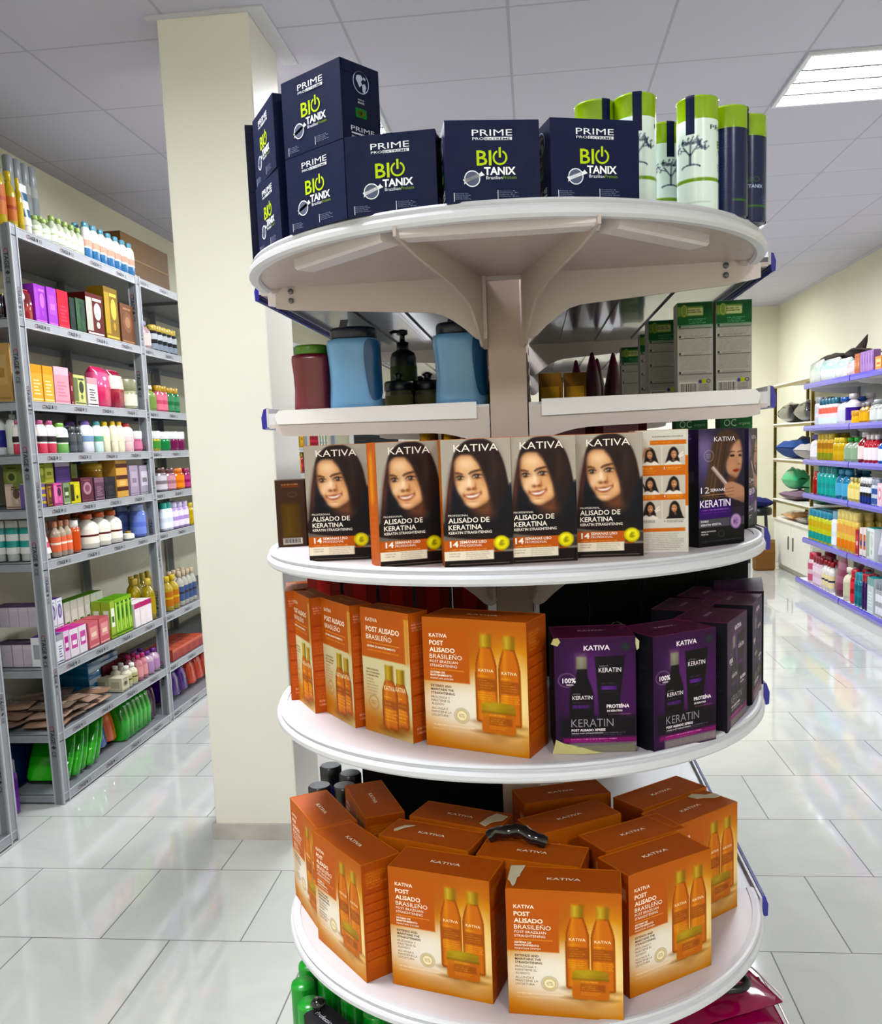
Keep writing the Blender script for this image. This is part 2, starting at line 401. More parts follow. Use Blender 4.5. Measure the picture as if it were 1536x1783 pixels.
for zi, z in enumerate(SIDEZ):
    for b in range(3):
        y0, y1 = 1.436 + .99 * b, 1.436 + .99 * (b + 1) - .004
        for sg, xi, xo in ((-1, -.068, -.426 if zi < 2 else -.392), (1, -.006, .358 if zi < 2 else .350)):
            a, c = min(xi, xo), max(xi, xo)
            m = MB(); dk = .007 if zi == 0 else .018; m.box(a, y0, z - dk, c, y1, z, '#6c6f74' if zi == 0 else '#d5d3d6')
            m.box(a, y0, z - dk - .006, c, y0 + .012, z - dk, WHT)
            e = xo; m.box(min(e, e + sg * .004), y0, z - dk - .004, max(e, e + sg * .004), y1, z + .008, '#c9c7cb')
            for k in range(1, 4):  m.box(a + (c - a) * k / 4 - .012, y0 + .03, z - dk - .004, a + (c - a) * k / 4 + .012, y1 - .03, z - dk, '#64676d')
            sh = gob('side_shelf', m, 'gloss' if zi == 0 else 'paint')
            st = MB(); sx = e + sg * .0045
            prof = [(0, .012), (sg * .007, .010), (sg * .013, -.008), (sg * .012, -.032), (sg * .006, -.034), (sg * .002, -.030)]
            sc = (.62, .75, .8, .8, .8, .8)[zi]; rings = [[(sx + p[0] * sc, yy, z + p[1] * sc) for p in (prof if sg < 0 else prof[::-1])] for yy in (y0 + .004, y1)]
            st.loft(rings, BLU, smooth=False)
            gob('price_strip', st, 'gloss', sh)
            sp = MB(); sp.add([(sx + sg * .0135, y0 + .01, z - .006), (sx + sg * .0135, y1 - .01, z - .006), (sx + sg * .0128, y1 - .01, z - .028), (sx + sg * .0128, y0 + .01, z - .028)], [(0, 1, 2, 3)] if sg > 0 else [(3, 2, 1, 0)], '#8d94b8')
            if zi: m2 = bracket(xi, xo - sg * .012, y0 - .006, z - .004, .030, .056 if b == 0 else .09)
            else: m2 = bracket(xi, xo - sg * .012, y0 - .006 , z - .0, .030, .085)
            gob('bracket', m2)
            if zi == 1 and b == 0:
                n = MB(); pts = [(xi - sg * -.02, .004), (xo - sg * .02, .004), (xo - sg * .012, -.004), (xo - sg * .016, -.018), (xi - sg * -.02, -.022)]
                poly = [(p[0], p[1]) for p in pts]
                if sg > 0: poly = poly[::-1]
                n.prism(poly, (0, y0 - .010, z), (1, 0, 0), (0, 0, 1), (0, 1, 0), .0035, '#ece8e9'); gob('shelf_flange', n)
# the round end shelves
def arc(r, n=48, a0=PI, a1=2 * PI): return [(GX + r * math.cos(a0 + (a1 - a0) * i / n), GY + r * math.sin(a0 + (a1 - a0) * i / n)) for i in range(n + 1)]
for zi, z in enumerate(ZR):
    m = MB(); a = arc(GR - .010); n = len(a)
    m.add([(x, y, z) for x, y in a] + [(x, y, z - .014) for x, y in a], [tuple(range(n)), tuple(range(n, 2 * n))[::-1]] + [(i, i + n, (i + 1) % n + n, (i + 1) % n) for i in range(n)], [lin('#cbc2c5'), lin('#b4a69e')] + [lin('#cbc2c5')] * n)  # one sheet; its underside faces are darker, shade put into the colour
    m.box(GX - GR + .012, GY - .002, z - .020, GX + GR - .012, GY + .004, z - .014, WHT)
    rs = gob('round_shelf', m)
    prof = [(-.012, -.002), (-.0115, .0018), (-.004, .0024), (-.0005, .0018), (.0012, -.0010), (-.0012, -.0040), (-.0012, -.0052), (.0035, -.0070), (.0050, -.0105), (.0048, -.0160), (.0015, -.0195), (-.008, -.0195), (-.012, -.016)]
    r = MB(); rings = []
    for i in range(181):
        t = PI + PI * i / 180; rings.append([(GX + (GR + p[0]) * math.cos(t), GY + (GR + p[0]) * math.sin(t), z + p[1]) for p in prof])
    r.loft(rings, '#cbcbd1', smooth=False); gob('rim', r, 'paint', rs)
    zt = z - .014
    def arm(p0, p1, tip, root, th=.004):
        p0, p1 = Vector(p0), Vector(p1); d = (p1 - p0); L = d.length; d.normalize()
        q = [(0, 0), (L, 0), (L, -tip)]
        for t in (.8, .6, .45): q.append((L * t, -tip - (root - tip) * (.04 + (1 - t) * .35)))
        for t in (0, .25, .5, .75, 1): q.append((L * (.30 - .22 * t), -tip - (root - tip) * (.34 + .66 * t ** 1.7)))
        q += [(.01, -root - .003), (0, -root)]
        return MB().prism(q[::-1], (p0.x, p0.y, zt), (d.x, d.y, 0), (0, 0, 1), (d.y, -d.x, 0), th, '#b8a8a0')
    for p0, p1 in (((-.066, 1.432), (-.150, 1.052)), ((-.012, 1.432), (.082, 1.056))): gob('shelf_arm', arm(p0, p1, .014 if zi == 0 else .003, .105 if zi == 0 else .085), 'paint', rs)
    for xi, xo in ((-.066, GX - GR + .02), (-.008, GX + GR - .02)): gob('shelf_arm', bracket(xi, xo, GY - .008, zt, .030, .092), 'paint', rs)
    for (x0, y0), (x1, y1) in (((-.148, 1.060), (.082, 1.060)), ((-.310, 1.205), (-.172, 1.075)), ((.105, 1.082), (.230, 1.215))):
        d = Vector((x1 - x0, y1 - y0, 0)); L = d.length; d.normalize(); nn = Vector((-d.y, d.x, 0))
        bh = .014 if zi == 0 else .005
        q = MB().prism([(0, 0), (.034, 0), (.034, -bh * .8), (.030, -bh), (.004, -bh), (0, -bh * .8)], (x0, y0, zt), nn, (0, 0, 1), d, L, '#cfc6c5')
        gob('stiffener', q, 'paint', rs)
    for sx in (GX - GR + .045, GX + GR - .045):
        s_ = MB()
        for dz in (-.006, -.020):
            ring = [[(sx + math.cos(2 * PI * k / 10) * rr, GY - .0085 - dy, zt + dz + math.sin(2 * PI * k / 10) * rr) for k in range(10)] for rr, dy in ((.0045, 0), (.004, .003), (.0018, .0035))]
            s_.loft(ring, '#8d8a8c')
        gob('screw', s_, 'foil', rs)

# ================================================================== galvanised rack on the left wall
RX, RZ = -2.08, [2.444, 2.08, 1.742, 1.522, 1.292, 1.066, .603, .315, .045]
def stamp(mb, O, U, V, N, L, h=.020, step=.30, start=.04, col='#2b2b2e'):
    "the maker's lettering printed again and again along a steel strip"
    k = start
    while k < L - .17:
        put_text(mb, 'C', O, U, V, k, -h / 2, h, '#b03038', bold=.01, N=N, lift=.0008); put_text(mb, 'TAGE', O, U, V, k + h * .8, -h / 2, h, col, bold=.02, N=N, lift=.0008)
        x = k + h * 5.1; O_, U_, V_ = Vector(O), Vector(U), Vector(V)
        mb.add([tuple(O_ + U_ * (x + a * h) + V_ * b * h + Vector(N) * .0008) for a, b in ((-.45, 0), (0, -.6), (.45, 0), (0, .6))], [(0, 1, 2, 3)], col)
        put_text(mb, 'CE', O, U, V, x + h * .9, -h / 2, h * .9, col, N=N, lift=.0008); k += step
def rack(name, label, ys, zs, yend0, stampn=3):
    t = empty(name, (RX, ys[0], 0)); tag(t, label, 'rack')
    def ro(nm, mb): o = obj(nm, mb, t, 'galv'); o.location = (-RX, -ys[0], 0); return o
    ST = '#a9acb3'; zt = zs[0] + .012
    for y in ys:
        for x, sg in ((RX, -1), (RX - .44, 1)):
            m = MB(); x1 = x + sg * .046
            m.box(min(x, x1), y, 0, max(x, x1), y + .0025, zt, ST); m.box(min(x, x + sg * .0025), y, 0, max(x, x + sg * .0025), y + .046, zt, ST)
            m.box(min(x1, x1 - sg * .006), y - .002, 0, max(x1, x1 - sg * .006), y, zt, '#c9ccd2')
            m.box(min(x + sg * .004, x - sg * .002), y - .003, 0, max(x + sg * .004, x - sg * .002), y + .004, zt, '#dadce1'); m.box(min(x, x - sg * .003), y + .04, 0, max(x, x - sg * .003), y + .048, zt, '#d0d2d8')
            if sg < 0 and y < 6:
                m.box(x1 + .010, y - .0012, .0, x - .014, y - .0002, zt, '#8e9299')
                stamp(m, (x - .024, y - .002, zt), (0, 0, -1), (1, 0, 0), (0, -1, 0), zt, .019, .40, .1)
                stamp(m, (x + .001, y + .023, zt - .15), (0, 0, -1), (0, 1, 0), (1, 0, 0), zt - .2, .016, .40, .1)
            ro('post', m)
    for z in zs:
        m = MB(); ya, yb = yend0, ys[-1] + .05
        m.box(RX - .44, ya, z - .003, RX - .004, yb, z, '#9a9ca1')
        m.box(RX - .005, ya, z - .036, RX - .001, yb, z + .003, '#b9bcc2'); m.box(RX - .44, ya, z - .036, RX - .436, yb, z + .003, ST)
        m.box(RX - .436, ya + .0, z - .036, RX - .006, ya + .004, z + .002, '#a9acb3'); m.box(RX - .012, ya, z - .036, RX, yb, z - .032, '#d2d4d9'); m.box(RX - .004, ya, z + .001, RX + .001, yb, z + .004, '#dfe1e5')
        for k in range(2): m.box(RX - .43, ya + (yb - ya) * (k + 1) / 3, z - .02, RX - .01, ya + (yb - ya) * (k + 1) / 3 + .03, z - .003, '#85878c')
        stamp(m, (RX - .0005, ya, z - .017), (0, 1, 0), (0, 0, 1), (1, 0, 0), min(yb - ya, 2.3), .016, .27, .12)
        stamp(m, (RX - .43, ya - .0006, z - .017), (1, 0, 0), (0, 0, 1), (0, -1, 0), .44, .018, .22, .05)
        ro('shelf', m)
    return t
rack('metal_rack', 'long galvanised steel rack along the left wall, its posts stamped with black lettering', [3.56, 4.72, 5.88, 7.04, 8.20, 9.36], RZ, 3.562)
rack('metal_rack', 'nearer galvanised rack cut off by the left edge of the picture, one corner post showing', [2.0, 3.16], [2.444, 1.742, 1.066, .603, .045], 2.0)

# ================================================================== right wall gondola
QX, QZ = 2.48, [1.905, 1.53, 1.228, .92, .505, .135]
q = empty('wall_shelving', (2.74, 7.0, 0)); tag(q, 'white wall shelving with lavender blue price strips along the right wall', 'shelving unit')
def qo(nm, mb, mat='paint', parent=None):
    o = obj(nm, mb, parent or q, mat)
    if not parent: o.location = (-2.74, -7.0, 0)
    return o
for y in (4.97, 6.18, 7.39, 8.60): qo('upright', MB().box(2.93, y - .03, 0, 2.985, y + .02, 2.0, '#8d9096'))
for y in (4.98, 6.19, 7.40): qo('back_panel', MB().box(2.95, y + .03, .1, 2.965, y + 1.17, 1.98, '#c5c6c9'))
for i, z in enumerate(QZ):
    for y in (4.98, 6.19, 7.40):
        x0 = QX - (.06 if i == 5 else 0)
        m = MB().box(x0, y, z - .03, 2.95, y + 1.205, z, '#e2e1e4')
        if i == 5: m.box(x0 + .02, y, 0.0, 2.95, y + 1.205, z - .03, '#e4e3e4')
        sh = qo('shelf', m); st = MB()
        prof = [(0, .012), (-.012, .008), (-.018, -.012), (-.014, -.036), (-.004, -.038), (0, -.034)]
        st.loft([[(x0 + p[0], yy, z + p[1]) for p in prof] for yy in (y + .006, y + 1.199)], '#6a62c8', smooth=False)
        qo('price_strip', st, 'gloss', sh)
        if i < 5: qo('bracket', MB().prism([(0, 0), (.44, 0), (.44, -.075), (.03, -.025)][::-1], (QX + .03, y + 1.19, z - .03), (1, 0, 0), (0, 0, 1), (0, 1, 0), .004, '#dfdfe3'), 'paint', sh)
# ================================================================== printed cartons on the round shelves
def carton(w_, d_, h_, body, top=None, side=None, edge=None):
    "closed carton, base centre at the origin, front towards -Y"
    m = MB(); a, b = w_ / 2, d_ / 2; e = .0012; tc = top or body; sc = side or body
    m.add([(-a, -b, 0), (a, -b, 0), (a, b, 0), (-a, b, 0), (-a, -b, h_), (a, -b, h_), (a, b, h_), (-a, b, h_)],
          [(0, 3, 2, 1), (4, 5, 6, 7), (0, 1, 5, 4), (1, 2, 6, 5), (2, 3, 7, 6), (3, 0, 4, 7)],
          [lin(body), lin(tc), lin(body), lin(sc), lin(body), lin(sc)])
    ec = edge or tc            # folded board edges round the lid
    for x0, y0, x1, y1 in ((-a, -b, a, -b + e), (-a, b - e, a, b), (-a, -b, -a + e, b), (a - e, -b, a, b)): m.box(x0, y0, h_ - .0002, x1, y1, h_ + .0005, ec)
    m.box(a - .0002, -b + .002, h_ - .012, a + .0006, b - .002, h_ - .0002, sc)   # tuck flap edge
    return m
def front(m, p, w_, d_, h_): p.onto(m, (-w_ / 2, -d_ / 2, h_), (1, 0, 0), (0, 0, -1), w_, h_)
def right(m, p, w_, d_, h_): p.onto(m, (w_ / 2, -d_ / 2, h_), (0, 1, 0), (0, 0, -1), d_, h_)
def left(m, p, w_, d_, h_): p.onto(m, (-w_ / 2, d_ / 2, h_), (0, -1, 0), (0, 0, -1), d_, h_)
def topp(m, p, w_, d_, h_): p.onto(m, (-w_ / 2, d_ / 2, h_), (1, 0, 0), (0, -1, 0), w_, d_, lift=.0007)

# ---- navy protein treatment box
def prime_art(w_=106, h_=88):
    p = Print(1430, 1210, 30, 26, '#1f2a52'); Y = '#c9dc3a'
    p.text('PRIME', 410, 225, 95, '#f4f5fa', 610, .0).text('PRO', 415, 285, 38, '#f4f5fa', 175, .0)
    p.text('BI', 470, 655, 225, Y, 225, .012)
    p.text('TANIX', 580, 795, 112, '#ffffff', 480, .03).text('Brazilian', 610, 862, 50, '#eef0f6', 245, .0).text('Protein', 865, 862, 50, '#8fae3c', 205, .0)
    for i in range(4):
        p.text('ACTIVE FORMULA'[:9 + i], 125, 1075 + i * 26, 14, '#aeb4cc', 200 + 40 * (i % 2)); p.text('Volume Brasil'[:8 + i], 800, 1045 + i * 26, 14, '#aeb4cc', 240 + 60 * (i % 2))
    return p
def shapes_on(m, items, O, U, V, w_, h_, dw, dh, lift=.0006):
    "flat printed outlines in design units, y downwards"
    O, U, V = Vector(O), Vector(U), Vector(V); N = U.cross(V)
    for pts, c in items:
        vs = [O + U * (x / dw * w_) - V * (y / dh * h_) + N * lift for x, y in pts]; n = len(vs)
        if isinstance(c, tuple) and c[0] == 'ring':   # outer ring followed by inner ring
            k = n // 2; m.add(vs, [(i, (i + 1) % k, k + (i + 1) % k, k + i) for i in range(k)], c[1])
        elif isinstance(c, tuple): k = n // 2; m.add(vs, [(i, i + 1, k + i + 1, k + i) for i in range(k - 1)], c[1])
        else: m.add(vs, [tuple(range(n))], c)
def circ(cx, cy, r, n=28, a0=0, a1=2 * PI): return [(cx + r * math.cos(a0 + (a1 - a0) * i / n), cy + r * math.sin(a0 + (a1 - a0) * i / n)) for i in range(n + (a1 - a0 < 6.28))]
def prime_box():
    w_, d_, h_ = .106, .062, .088
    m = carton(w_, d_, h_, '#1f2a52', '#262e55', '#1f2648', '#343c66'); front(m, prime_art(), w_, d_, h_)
    g = '#c9dc3a'; a0, a1 = -PI / 2 + .42, 1.5 * PI - .42
    it = [(circ(825, 545, 112, 30, a0, a1) + circ(825, 545, 84, 30, a0, a1), ('strip', g)), ([(808, 395), (842, 395), (842, 545), (808, 545)], g),
          ([(600, 246), (1015, 246), (1015, 290), (600, 290)], '#f4f5fa'), ([(108, 1055), (118, 1055), (118, 1185), (108, 1185)], '#e6e8f0'), ([(775, 1025), (785, 1025), (785, 1155), (775, 1155)], '#e6e8f0'),
          (circ(395, 850, 122) + circ(395, 850, 106), ('ring', '#eef0f4')), (circ(395, 850, 104), '#74798f'),
          ([(252, 862), (300, 850), (520, 770), (535, 745), (560, 775), (585, 800), (540, 815), (300, 905), (270, 935), (275, 895)], '#f4f5f8')]
    O = (-w_ / 2, -d_ / 2, h_); shapes_on(m, it, O, (1, 0, 0), (0, 0, 1), w_, h_, 1430, 1210)
    put_text(m, 'EXTREME', O, (1, 0, 0), (0, 0, 1), .0455, -.0209, .0024, '#1f2a52', .028, bold=.01, lift=.0009)
    # right and left ends: globe, flag, name
    for sx in (1, -1):
        O = (sx * w_ / 2, -sx * d_ / 2, h_); U = (0, sx, 0)
        dw, dh = 700, 1000
        cont = [[(285, 150), (360, 120), (400, 175), (360, 215), (385, 250), (330, 290), (300, 240), (270, 200)], [(380, 250), (430, 225), (455, 270), (420, 360), (385, 330)], [(410, 140), (450, 165), (435, 190), (405, 175)]]
        it = [(circ(360, 225, 145) + circ(360, 225, 133), ('ring', '#b9bfd2'))] + [(c, '#b9bfd2') for c in cont] + [
              ([(240, 560), (440, 560), (440, 680), (240, 680)], '#1f7a35'), ([(260, 620), (340, 572), (420, 620), (340, 668)], '#c8cf2e'), (circ(340, 620, 24, 14), '#22357c'),
              ([(150, 885), (560, 885), (560, 905), (150, 905)], '#dfe2ec')]
        shapes_on(m, it, O, U, (0, 0, 1), d_, h_, dw, dh)
        for t, x, y, hh, ww in (('MADE IN', 290, 460, 18, 110), ('BRASIL', 290, 500, 26, 120), ('PRIME', 140, 865, 62, 430), ('PRO', 150, 960, 30, 90)):
            put_text(m, t, O, U, (0, 0, 1), x / dw * d_, -y / dh * h_, hh / dh * h_, '#dfe2ec', ww / dw * d_, lift=.0007)
    return obj('treatment_box', m, None, 'carton')

# ---- post-straightening kit: two bottles and a jar on a warm glow
OR, ORD = '#c06914', '#b25f14'
def kit_bottle(p, cx, top, bot, w_, capw, caph, front_=True):
    sh = top + caph; g1, g0 = '#b0923a', '#e0cc80'
    body = [(cx - capw * .5, sh), (cx + capw * .5, sh), (cx + w_ * .36, sh + (bot - sh) * .10), (cx + w_ * .48, sh + (bot - sh) * .24), (cx + w_ * .5, sh + (bot - sh) * .45), (cx + w_ * .5, bot - 20), (cx + w_ * .44, bot), (cx - w_ * .44, bot), (cx - w_ * .5, bot - 20), (cx - w_ * .5, sh + (bot - sh) * .45), (cx - w_ * .48, sh + (bot - sh) * .24), (cx - w_ * .36, sh + (bot - sh) * .10)]
    p.ell(cx, bot + 4, w_ * .62, 22, '#7a4c22', .55, 22)
    p.poly(body, '#cf7f18', soft=2, sm=False)
    sd = np.clip(p.sd(body) / 30, 0, 1); inside = p.sd(body) > 0
    p.mix((1 - sd) * .8 * inside, '#8c4208'); p.mix(np.exp(-((p.X - cx + w_ * .2) / (w_ * .10)) ** 2) * .30 * inside, '#f2c566')
    p.rect(cx - capw * .5, top, cx + capw * .5, sh + 3, g1, soft=2); p.rect(cx - capw * .32, top + 2, cx - capw * .05, sh, g0, .8, 8); p.rect(cx + capw * .3, top, cx + capw * .5, sh, '#80662a', .6, 6)
    L = sh + (bot - sh) * .42
    p.rect(cx - w_ * .42, L, cx + w_ * .47, L + (bot - sh) * .16, '#a8621d', .85, 2)
    p.greek(cx - w_ * .38, L - 24, cx + w_ * .1, 1, 10, '#fbe6b4', 7, .8, .1)
    p.greek(cx - w_ * .36, L + 22, cx + w_ * .35, 4, 27, '#e8b98a', 9, .75, .5)
    p.greek(cx - w_ * .40, L + (bot - sh) * .19, cx + w_ * .46, 4, 24, '#f5cf7c', 9, .7, .3)
    p.text('KATIVA', cx - w_ * .34, L - 72, 34, '#fff3d0', w_ * .68)
def kit_bg(p, w_, h_):
    p.glow(w_ * .42, h_ * .66, w_ * .62, h_ * .27, '#eee9e2', .98, 3.2); p.glow(w_ * .85, h_ * .55, w_ * .30, h_ * .40, '#f6e6b4', .85, 3)
    p.glow(w_ * .7, h_ * .93, w_ * .55, h_ * .06, '#c9a57a', .6)
def kit_box():
    w_, d_, h_ = .145, .063, .170; dw, dh = 1260, 1440     # design px: x 45..1305, y 310..1750 of the close-up
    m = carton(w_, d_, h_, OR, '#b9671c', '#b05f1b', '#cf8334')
    p = Print(dw, dh, 150, 172, '#c0741d'); kit_bg(p, dw, dh)
    p.rect(0, 105, 575, 700, '#c46f1a', soft=1.5); p.rect(0, 0, dw, 105, '#c0701c', .9, 60)
    kit_bottle(p, 775, 150, 1100, 262, 135, 128); kit_bottle(p, 1050, 158, 1120, 262, 132, 128)
    # the jar in front
    p.ell(910, 1212, 260, 28, '#7a4c22', .6, 24)
    p.poly([(715, 985), (1105, 985), (1112, 1180), (1085, 1215), (735, 1215), (708, 1180)], '#c87a1c', soft=2, sm=False)
    p.rect(712, 905, 1108, 990, '#a88c38', soft=2); p.ell(910, 905, 190, 30, '#b0963e', soft=2); p.rect(770, 890, 900, 985, '#dcc878', .6, 24)
    p.rect(712, 982, 1108, 992, '#7d5a20', .6, 4); p.rect(800, 1040, 1070, 1120, '#a8631d', .9, 2); p.greek(805, 1015, 1000, 1, 10, '#fbe6b4', 8, .8, .1); p.greek(812, 1060, 1060, 3, 22, '#efc79a', 9, .8, .4); p.greek(800, 1140, 1060, 2, 20, '#f5cf7c', 7, .7, .3)
    # round seal
    p.ell(462, 1062, 88, 80, '#a8926a', .5, 2, ring=14); p.ell(462, 1062, 68, 62, '#f2e9c9', .85, 3); p.ell(462, 1062, 66, 60, '#b59a4e', .9, 2, ring=7); p.greek(420, 1046, 505, 3, 16, '#8a6a40', 6, .8, .2)
    p.greek(85, 1190, 640, 1, 10, '#f7e4cb', 9, .95, .05); p.greek(85, 1235, 790, 1, 10, '#f0d3b2', 7, .8, .05)
    for t, x, y, hh, ww, b in (('KATIVA', 85, 212, 42, 225, .012), ('POST', 85, 298, 50, 178, .022), ('ALISADO', 85, 375, 50, 318, .022), ('BRASILEÑO', 85, 448, 50, 405, 0), ('POST BRAZILIAN', 85, 495, 30, 350, 0), ('STRAIGHTENING', 85, 540, 30, 340, 0), ('SISTEMA DE', 85, 612, 22, 185, .02), ('MANTENIMIENTO', 85, 644, 22, 270, .02), ('MAINTAIN SYSTEM', 85, 680, 20, 285, 0)):
        p.text(t, x, y, hh, '#fff1e0', ww, b)
    p.rect(85, 568, 505, 574, '#f3c9a0')
    for t, y, ww, c, b in (('EXTENDS AND', 765, 262, '#6d5340', .015), ('MAINTAINS THE', 805, 288, '#6d5340', .015), ('STRAIGHTENING', 845, 300, '#6d5340', .015), ('PROLONGA Y', 893, 235, '#a08a78', 0), ('MANTIENE EL', 931, 240, '#a08a78', 0), ('ALISADO', 969, 160, '#a08a78', 0), ('ALLUNGA E', 1018, 205, '#a08a78', 0), ('MANTIENE LA', 1056, 250, '#a08a78', 0), ('LISCIATURA', 1094, 210, '#a08a78', 0)):
        p.text(t, 85, y, 26, c, ww, b)
    front(m, p, w_, d_, h_)
    s = Print(600, 1500, 40, 100, '#b9651f'); s.rect(30, 260, 570, 1200, '#b8604a', .5, 3)
    for k in range(9): s.greek(50, 110 + k * 26, 420, 1, 10, '#f0cbb0', 9, .8, .4)
    for k in range(8): s.rect(30, 390 + k * 120, 570, 394 + k * 120, '#7c2c14', .8); s.greek(40, 405 + k * 120, 560, 6, 17, '#e6a48a', 8, .6, .1)
    right(m, s, w_, d_, h_)
    l = Print(600, 1500, 30, 60, '#a8571c'); l.rect(390, 180, 560, 330, '#d8b49c', .8, 2); l.greek(60, 380, 520, 14, 50, '#d08a5c', 12, .4, .3); left(m, l, w_, d_, h_)
    put_text(m, 'KATIVA', (0, -.004, h_), (1, 0, 0), (0, 1, 0), 0, 0, .0062, '#fff1e0', .043, .012, True, lift=.0008)
    return obj('hair_kit_box', m, None, 'carton')
def duo_box():
    w_, d_, h_ = .098, .034, .173; dw, dh = 500, 880
    m = carton(w_, d_, h_, OR, '#a85f1f', '#c0754a', '#c87a52')
    p = Print(dw, dh, 96, 170, '#d9d2b4'); p.glow(250, 800, 330, 90, '#b57f2e', .75); p.glow(0, 860, 200, 260, '#c06b28', .6); p.glow(500, 30, 200, 260, '#e8b968', .4)
    p.rect(0, 0, dw, 40, OR); p.rect(0, 0, 455, 345, '#c46f1a', soft=1.5); p.rect(455, 0, 500, 345, '#cf8a3a', .6, 8)
    kit_bottle(p, 395, 392, 800, 150, 80, 95); kit_bottle(p, 280, 378, 830, 165, 84, 100)
    for t, x, y, hh, ww, b in (('KATIVA', 55, 90, 26, 125, .01), ('POST ALISADO', 55, 160, 36, 350, .02), ('BRASILEÑO', 55, 215, 36, 270, 0), ('SISTEMA DE MANTENIMIENTO', 60, 270, 14, 300, .02)): p.text(t, x, y, hh, '#fff1e0', ww, b)
    p.rect(60, 236, 400, 239, '#f3c9a0'); p.greek(60, 292, 400, 1, 10, '#f3d0b0', 7, .8, .05)
    p.greek(35, 430, 180, 3, 22, '#6d5340', 9, .8, .2); p.greek(35, 500, 170, 6, 21, '#a3937c', 8, .8, .4)
    p.ell(105, 665, 50, 50, '#a8926a', .8, 2, ring=9); p.greek(75, 655, 135, 2, 16, '#8a7050', 6, .8, .2)
    front(m, p, w_, d_, h_)
    s = Print(200, 880, 26, 90, '#c06f4a')
    s.greek(25, 60, 175, 4, 18, '#f0cbb8', 7, .9, .3)
    for k in range(5): s.rect(15, 210 + k * 115, 185, 214 + k * 115, '#8c3320', .7); s.greek(20, 225 + k * 115, 185, 6, 16, '#e39a84', 7, .6, .1)
    s.greek(40, 790, 170, 2, 30, '#f4d3c4', 14, .8, .3); right(m, s, w_, d_, h_); left(m, s, w_, d_, h_)
    put_text(m, 'KATIVA', (0, -.003, h_), (1, 0, 0), (0, 1, 0), 0, 0, .005, '#e8c4a8', .034, 0, True, lift=.0008)
    return obj('hair_duo_box', m, None, 'carton')

# ---- purple keratin kit
def purple_box():
    w_, d_, h_ = .100, .072, .146; dw, dh = 1000, 1480
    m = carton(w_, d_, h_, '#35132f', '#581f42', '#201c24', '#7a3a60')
    p = Print(dw, dh, 104, 152, '#401c4c'); p.glow(450, 560, 330, 520, '#7c4a8c', .75, 3); p.glow(960, 650, 180, 520, '#6c3474', .5); p.vgrad(0, 260, '#4a1d4c', .7, 0)
    p.glow(880, 130, 60, 50, '#2f4a3c', .9, 4)
    p.rect(270, 240, 400, 400, '#7f7d6c', soft=2); p.rect(300, 240, 350, 400, '#b8b7a4', .8, 14)
    p.poly([(280, 400), (400, 400), (408, 510), (455, 640), (478, 740), (478, 1060), (175, 1060), (172, 740), (200, 620), (262, 520)], '#1f141e', soft=2, sm=False)
    p.poly([(500, 245), (868, 240), (830, 560), (795, 860), (790, 1060), (545, 1060), (530, 760), (515, 480)], '#1d141c', soft=2, sm=False)
    p.rect(60, 1020, 1000, 1280, '#1e1622', .95, 8); p.rect(565, 620, 765, 672, '#5d2f7c', soft=2); p.rect(210, 860, 440, 905, '#4b2866', soft=2)
    p.ell(150, 535, 105, 85, '#c9b4cf', .9, 2, ring=7); p.rect(200, 480, 300, 600, '#1f141e', .4, 40)
    p.rect(90, 1285, 1000, 1350, '#8c1f72', soft=4); p.rect(170, 1352, 1000, 1460, '#a09a98', .9, 3); p.greek(180, 1370, 960, 4, 24, '#5c5356', 9, .7, .1)
    p.greek(575, 590, 760, 1, 10, '#b9aab8', 9, .7, .1); p.greek(580, 636, 750, 2, 22, '#b58acb', 9, .8, .2); p.greek(570, 700, 750, 1, 12, '#8b7f8a', 7, .6, .1)
    p.greek(215, 870, 430, 2, 20, '#a57ec0', 8, .8, .2); p.greek(205, 830, 440, 1, 10, '#a796a6', 9, .7, .1); p.rect(650, 985, 930, 992, '#c98aa8')
    p.greek(190, 1225, 860, 2, 26, '#c9c0c8', 8, .8, .15); p.greek(190, 1305, 760, 1, 20, '#f0c8dd', 12, .9, .1); p.greek(190, 1332, 700, 1, 20, '#d9a0c0', 8, .8, .1)
    for t, x, y, hh, ww, b in (('KATIVA', 365, 160, 62, 320, .018), ('KERATIN', 545, 445, 60, 275, 0), ('KERATIN', 215, 790, 52, 245, 0), ('KERATIN', 195, 1145, 108, 520, -.008), ('POST ALISADO XPRESS', 195, 1200, 30, 420, .03), ('XPRESS POST STRAIGHTENING', 195, 1212 + 22, 14, 390, 0), ('PROTEÍNA', 635, 905, 44, 280, .03), ('DE KERATINA', 640, 955, 24, 190, .02)):
        p.text(t, x, y, hh, '#efe6ec' if hh != 108 else '#a79fa6', ww, b)
    p.text('KATIVA', 555, 372, 16, '#a79fa6', 110).text('KATIVA', 225, 722, 14, '#a79fa6', 90).text('100%', 95, 570, 62, '#f6eef4', 165, .02).text('VEGETAL', 140, 602, 16, '#f6eef4', 90, .02)
    front(m, p, w_, d_, h_)
    s = Print(500, 1000, 30, 60, '#26242c'); s.greek(40, 60, 460, 22, 28, '#5b5962', 10, .6, .3)
    for k in range(8): s.rect(20, 90 + k * 112, 480, 93 + k * 112, '#121116')
    left(m, s, w_, d_, h_); right(m, s, w_, d_, h_)
    put_text(m, 'KATIVA', (0, .0, h_), (1, 0, 0), (0, 1, 0), 0, 0, .0062, '#cbb0c6', .031, 0, True, lift=.0008)
    return obj('keratin_kit_box', m, None, 'carton')

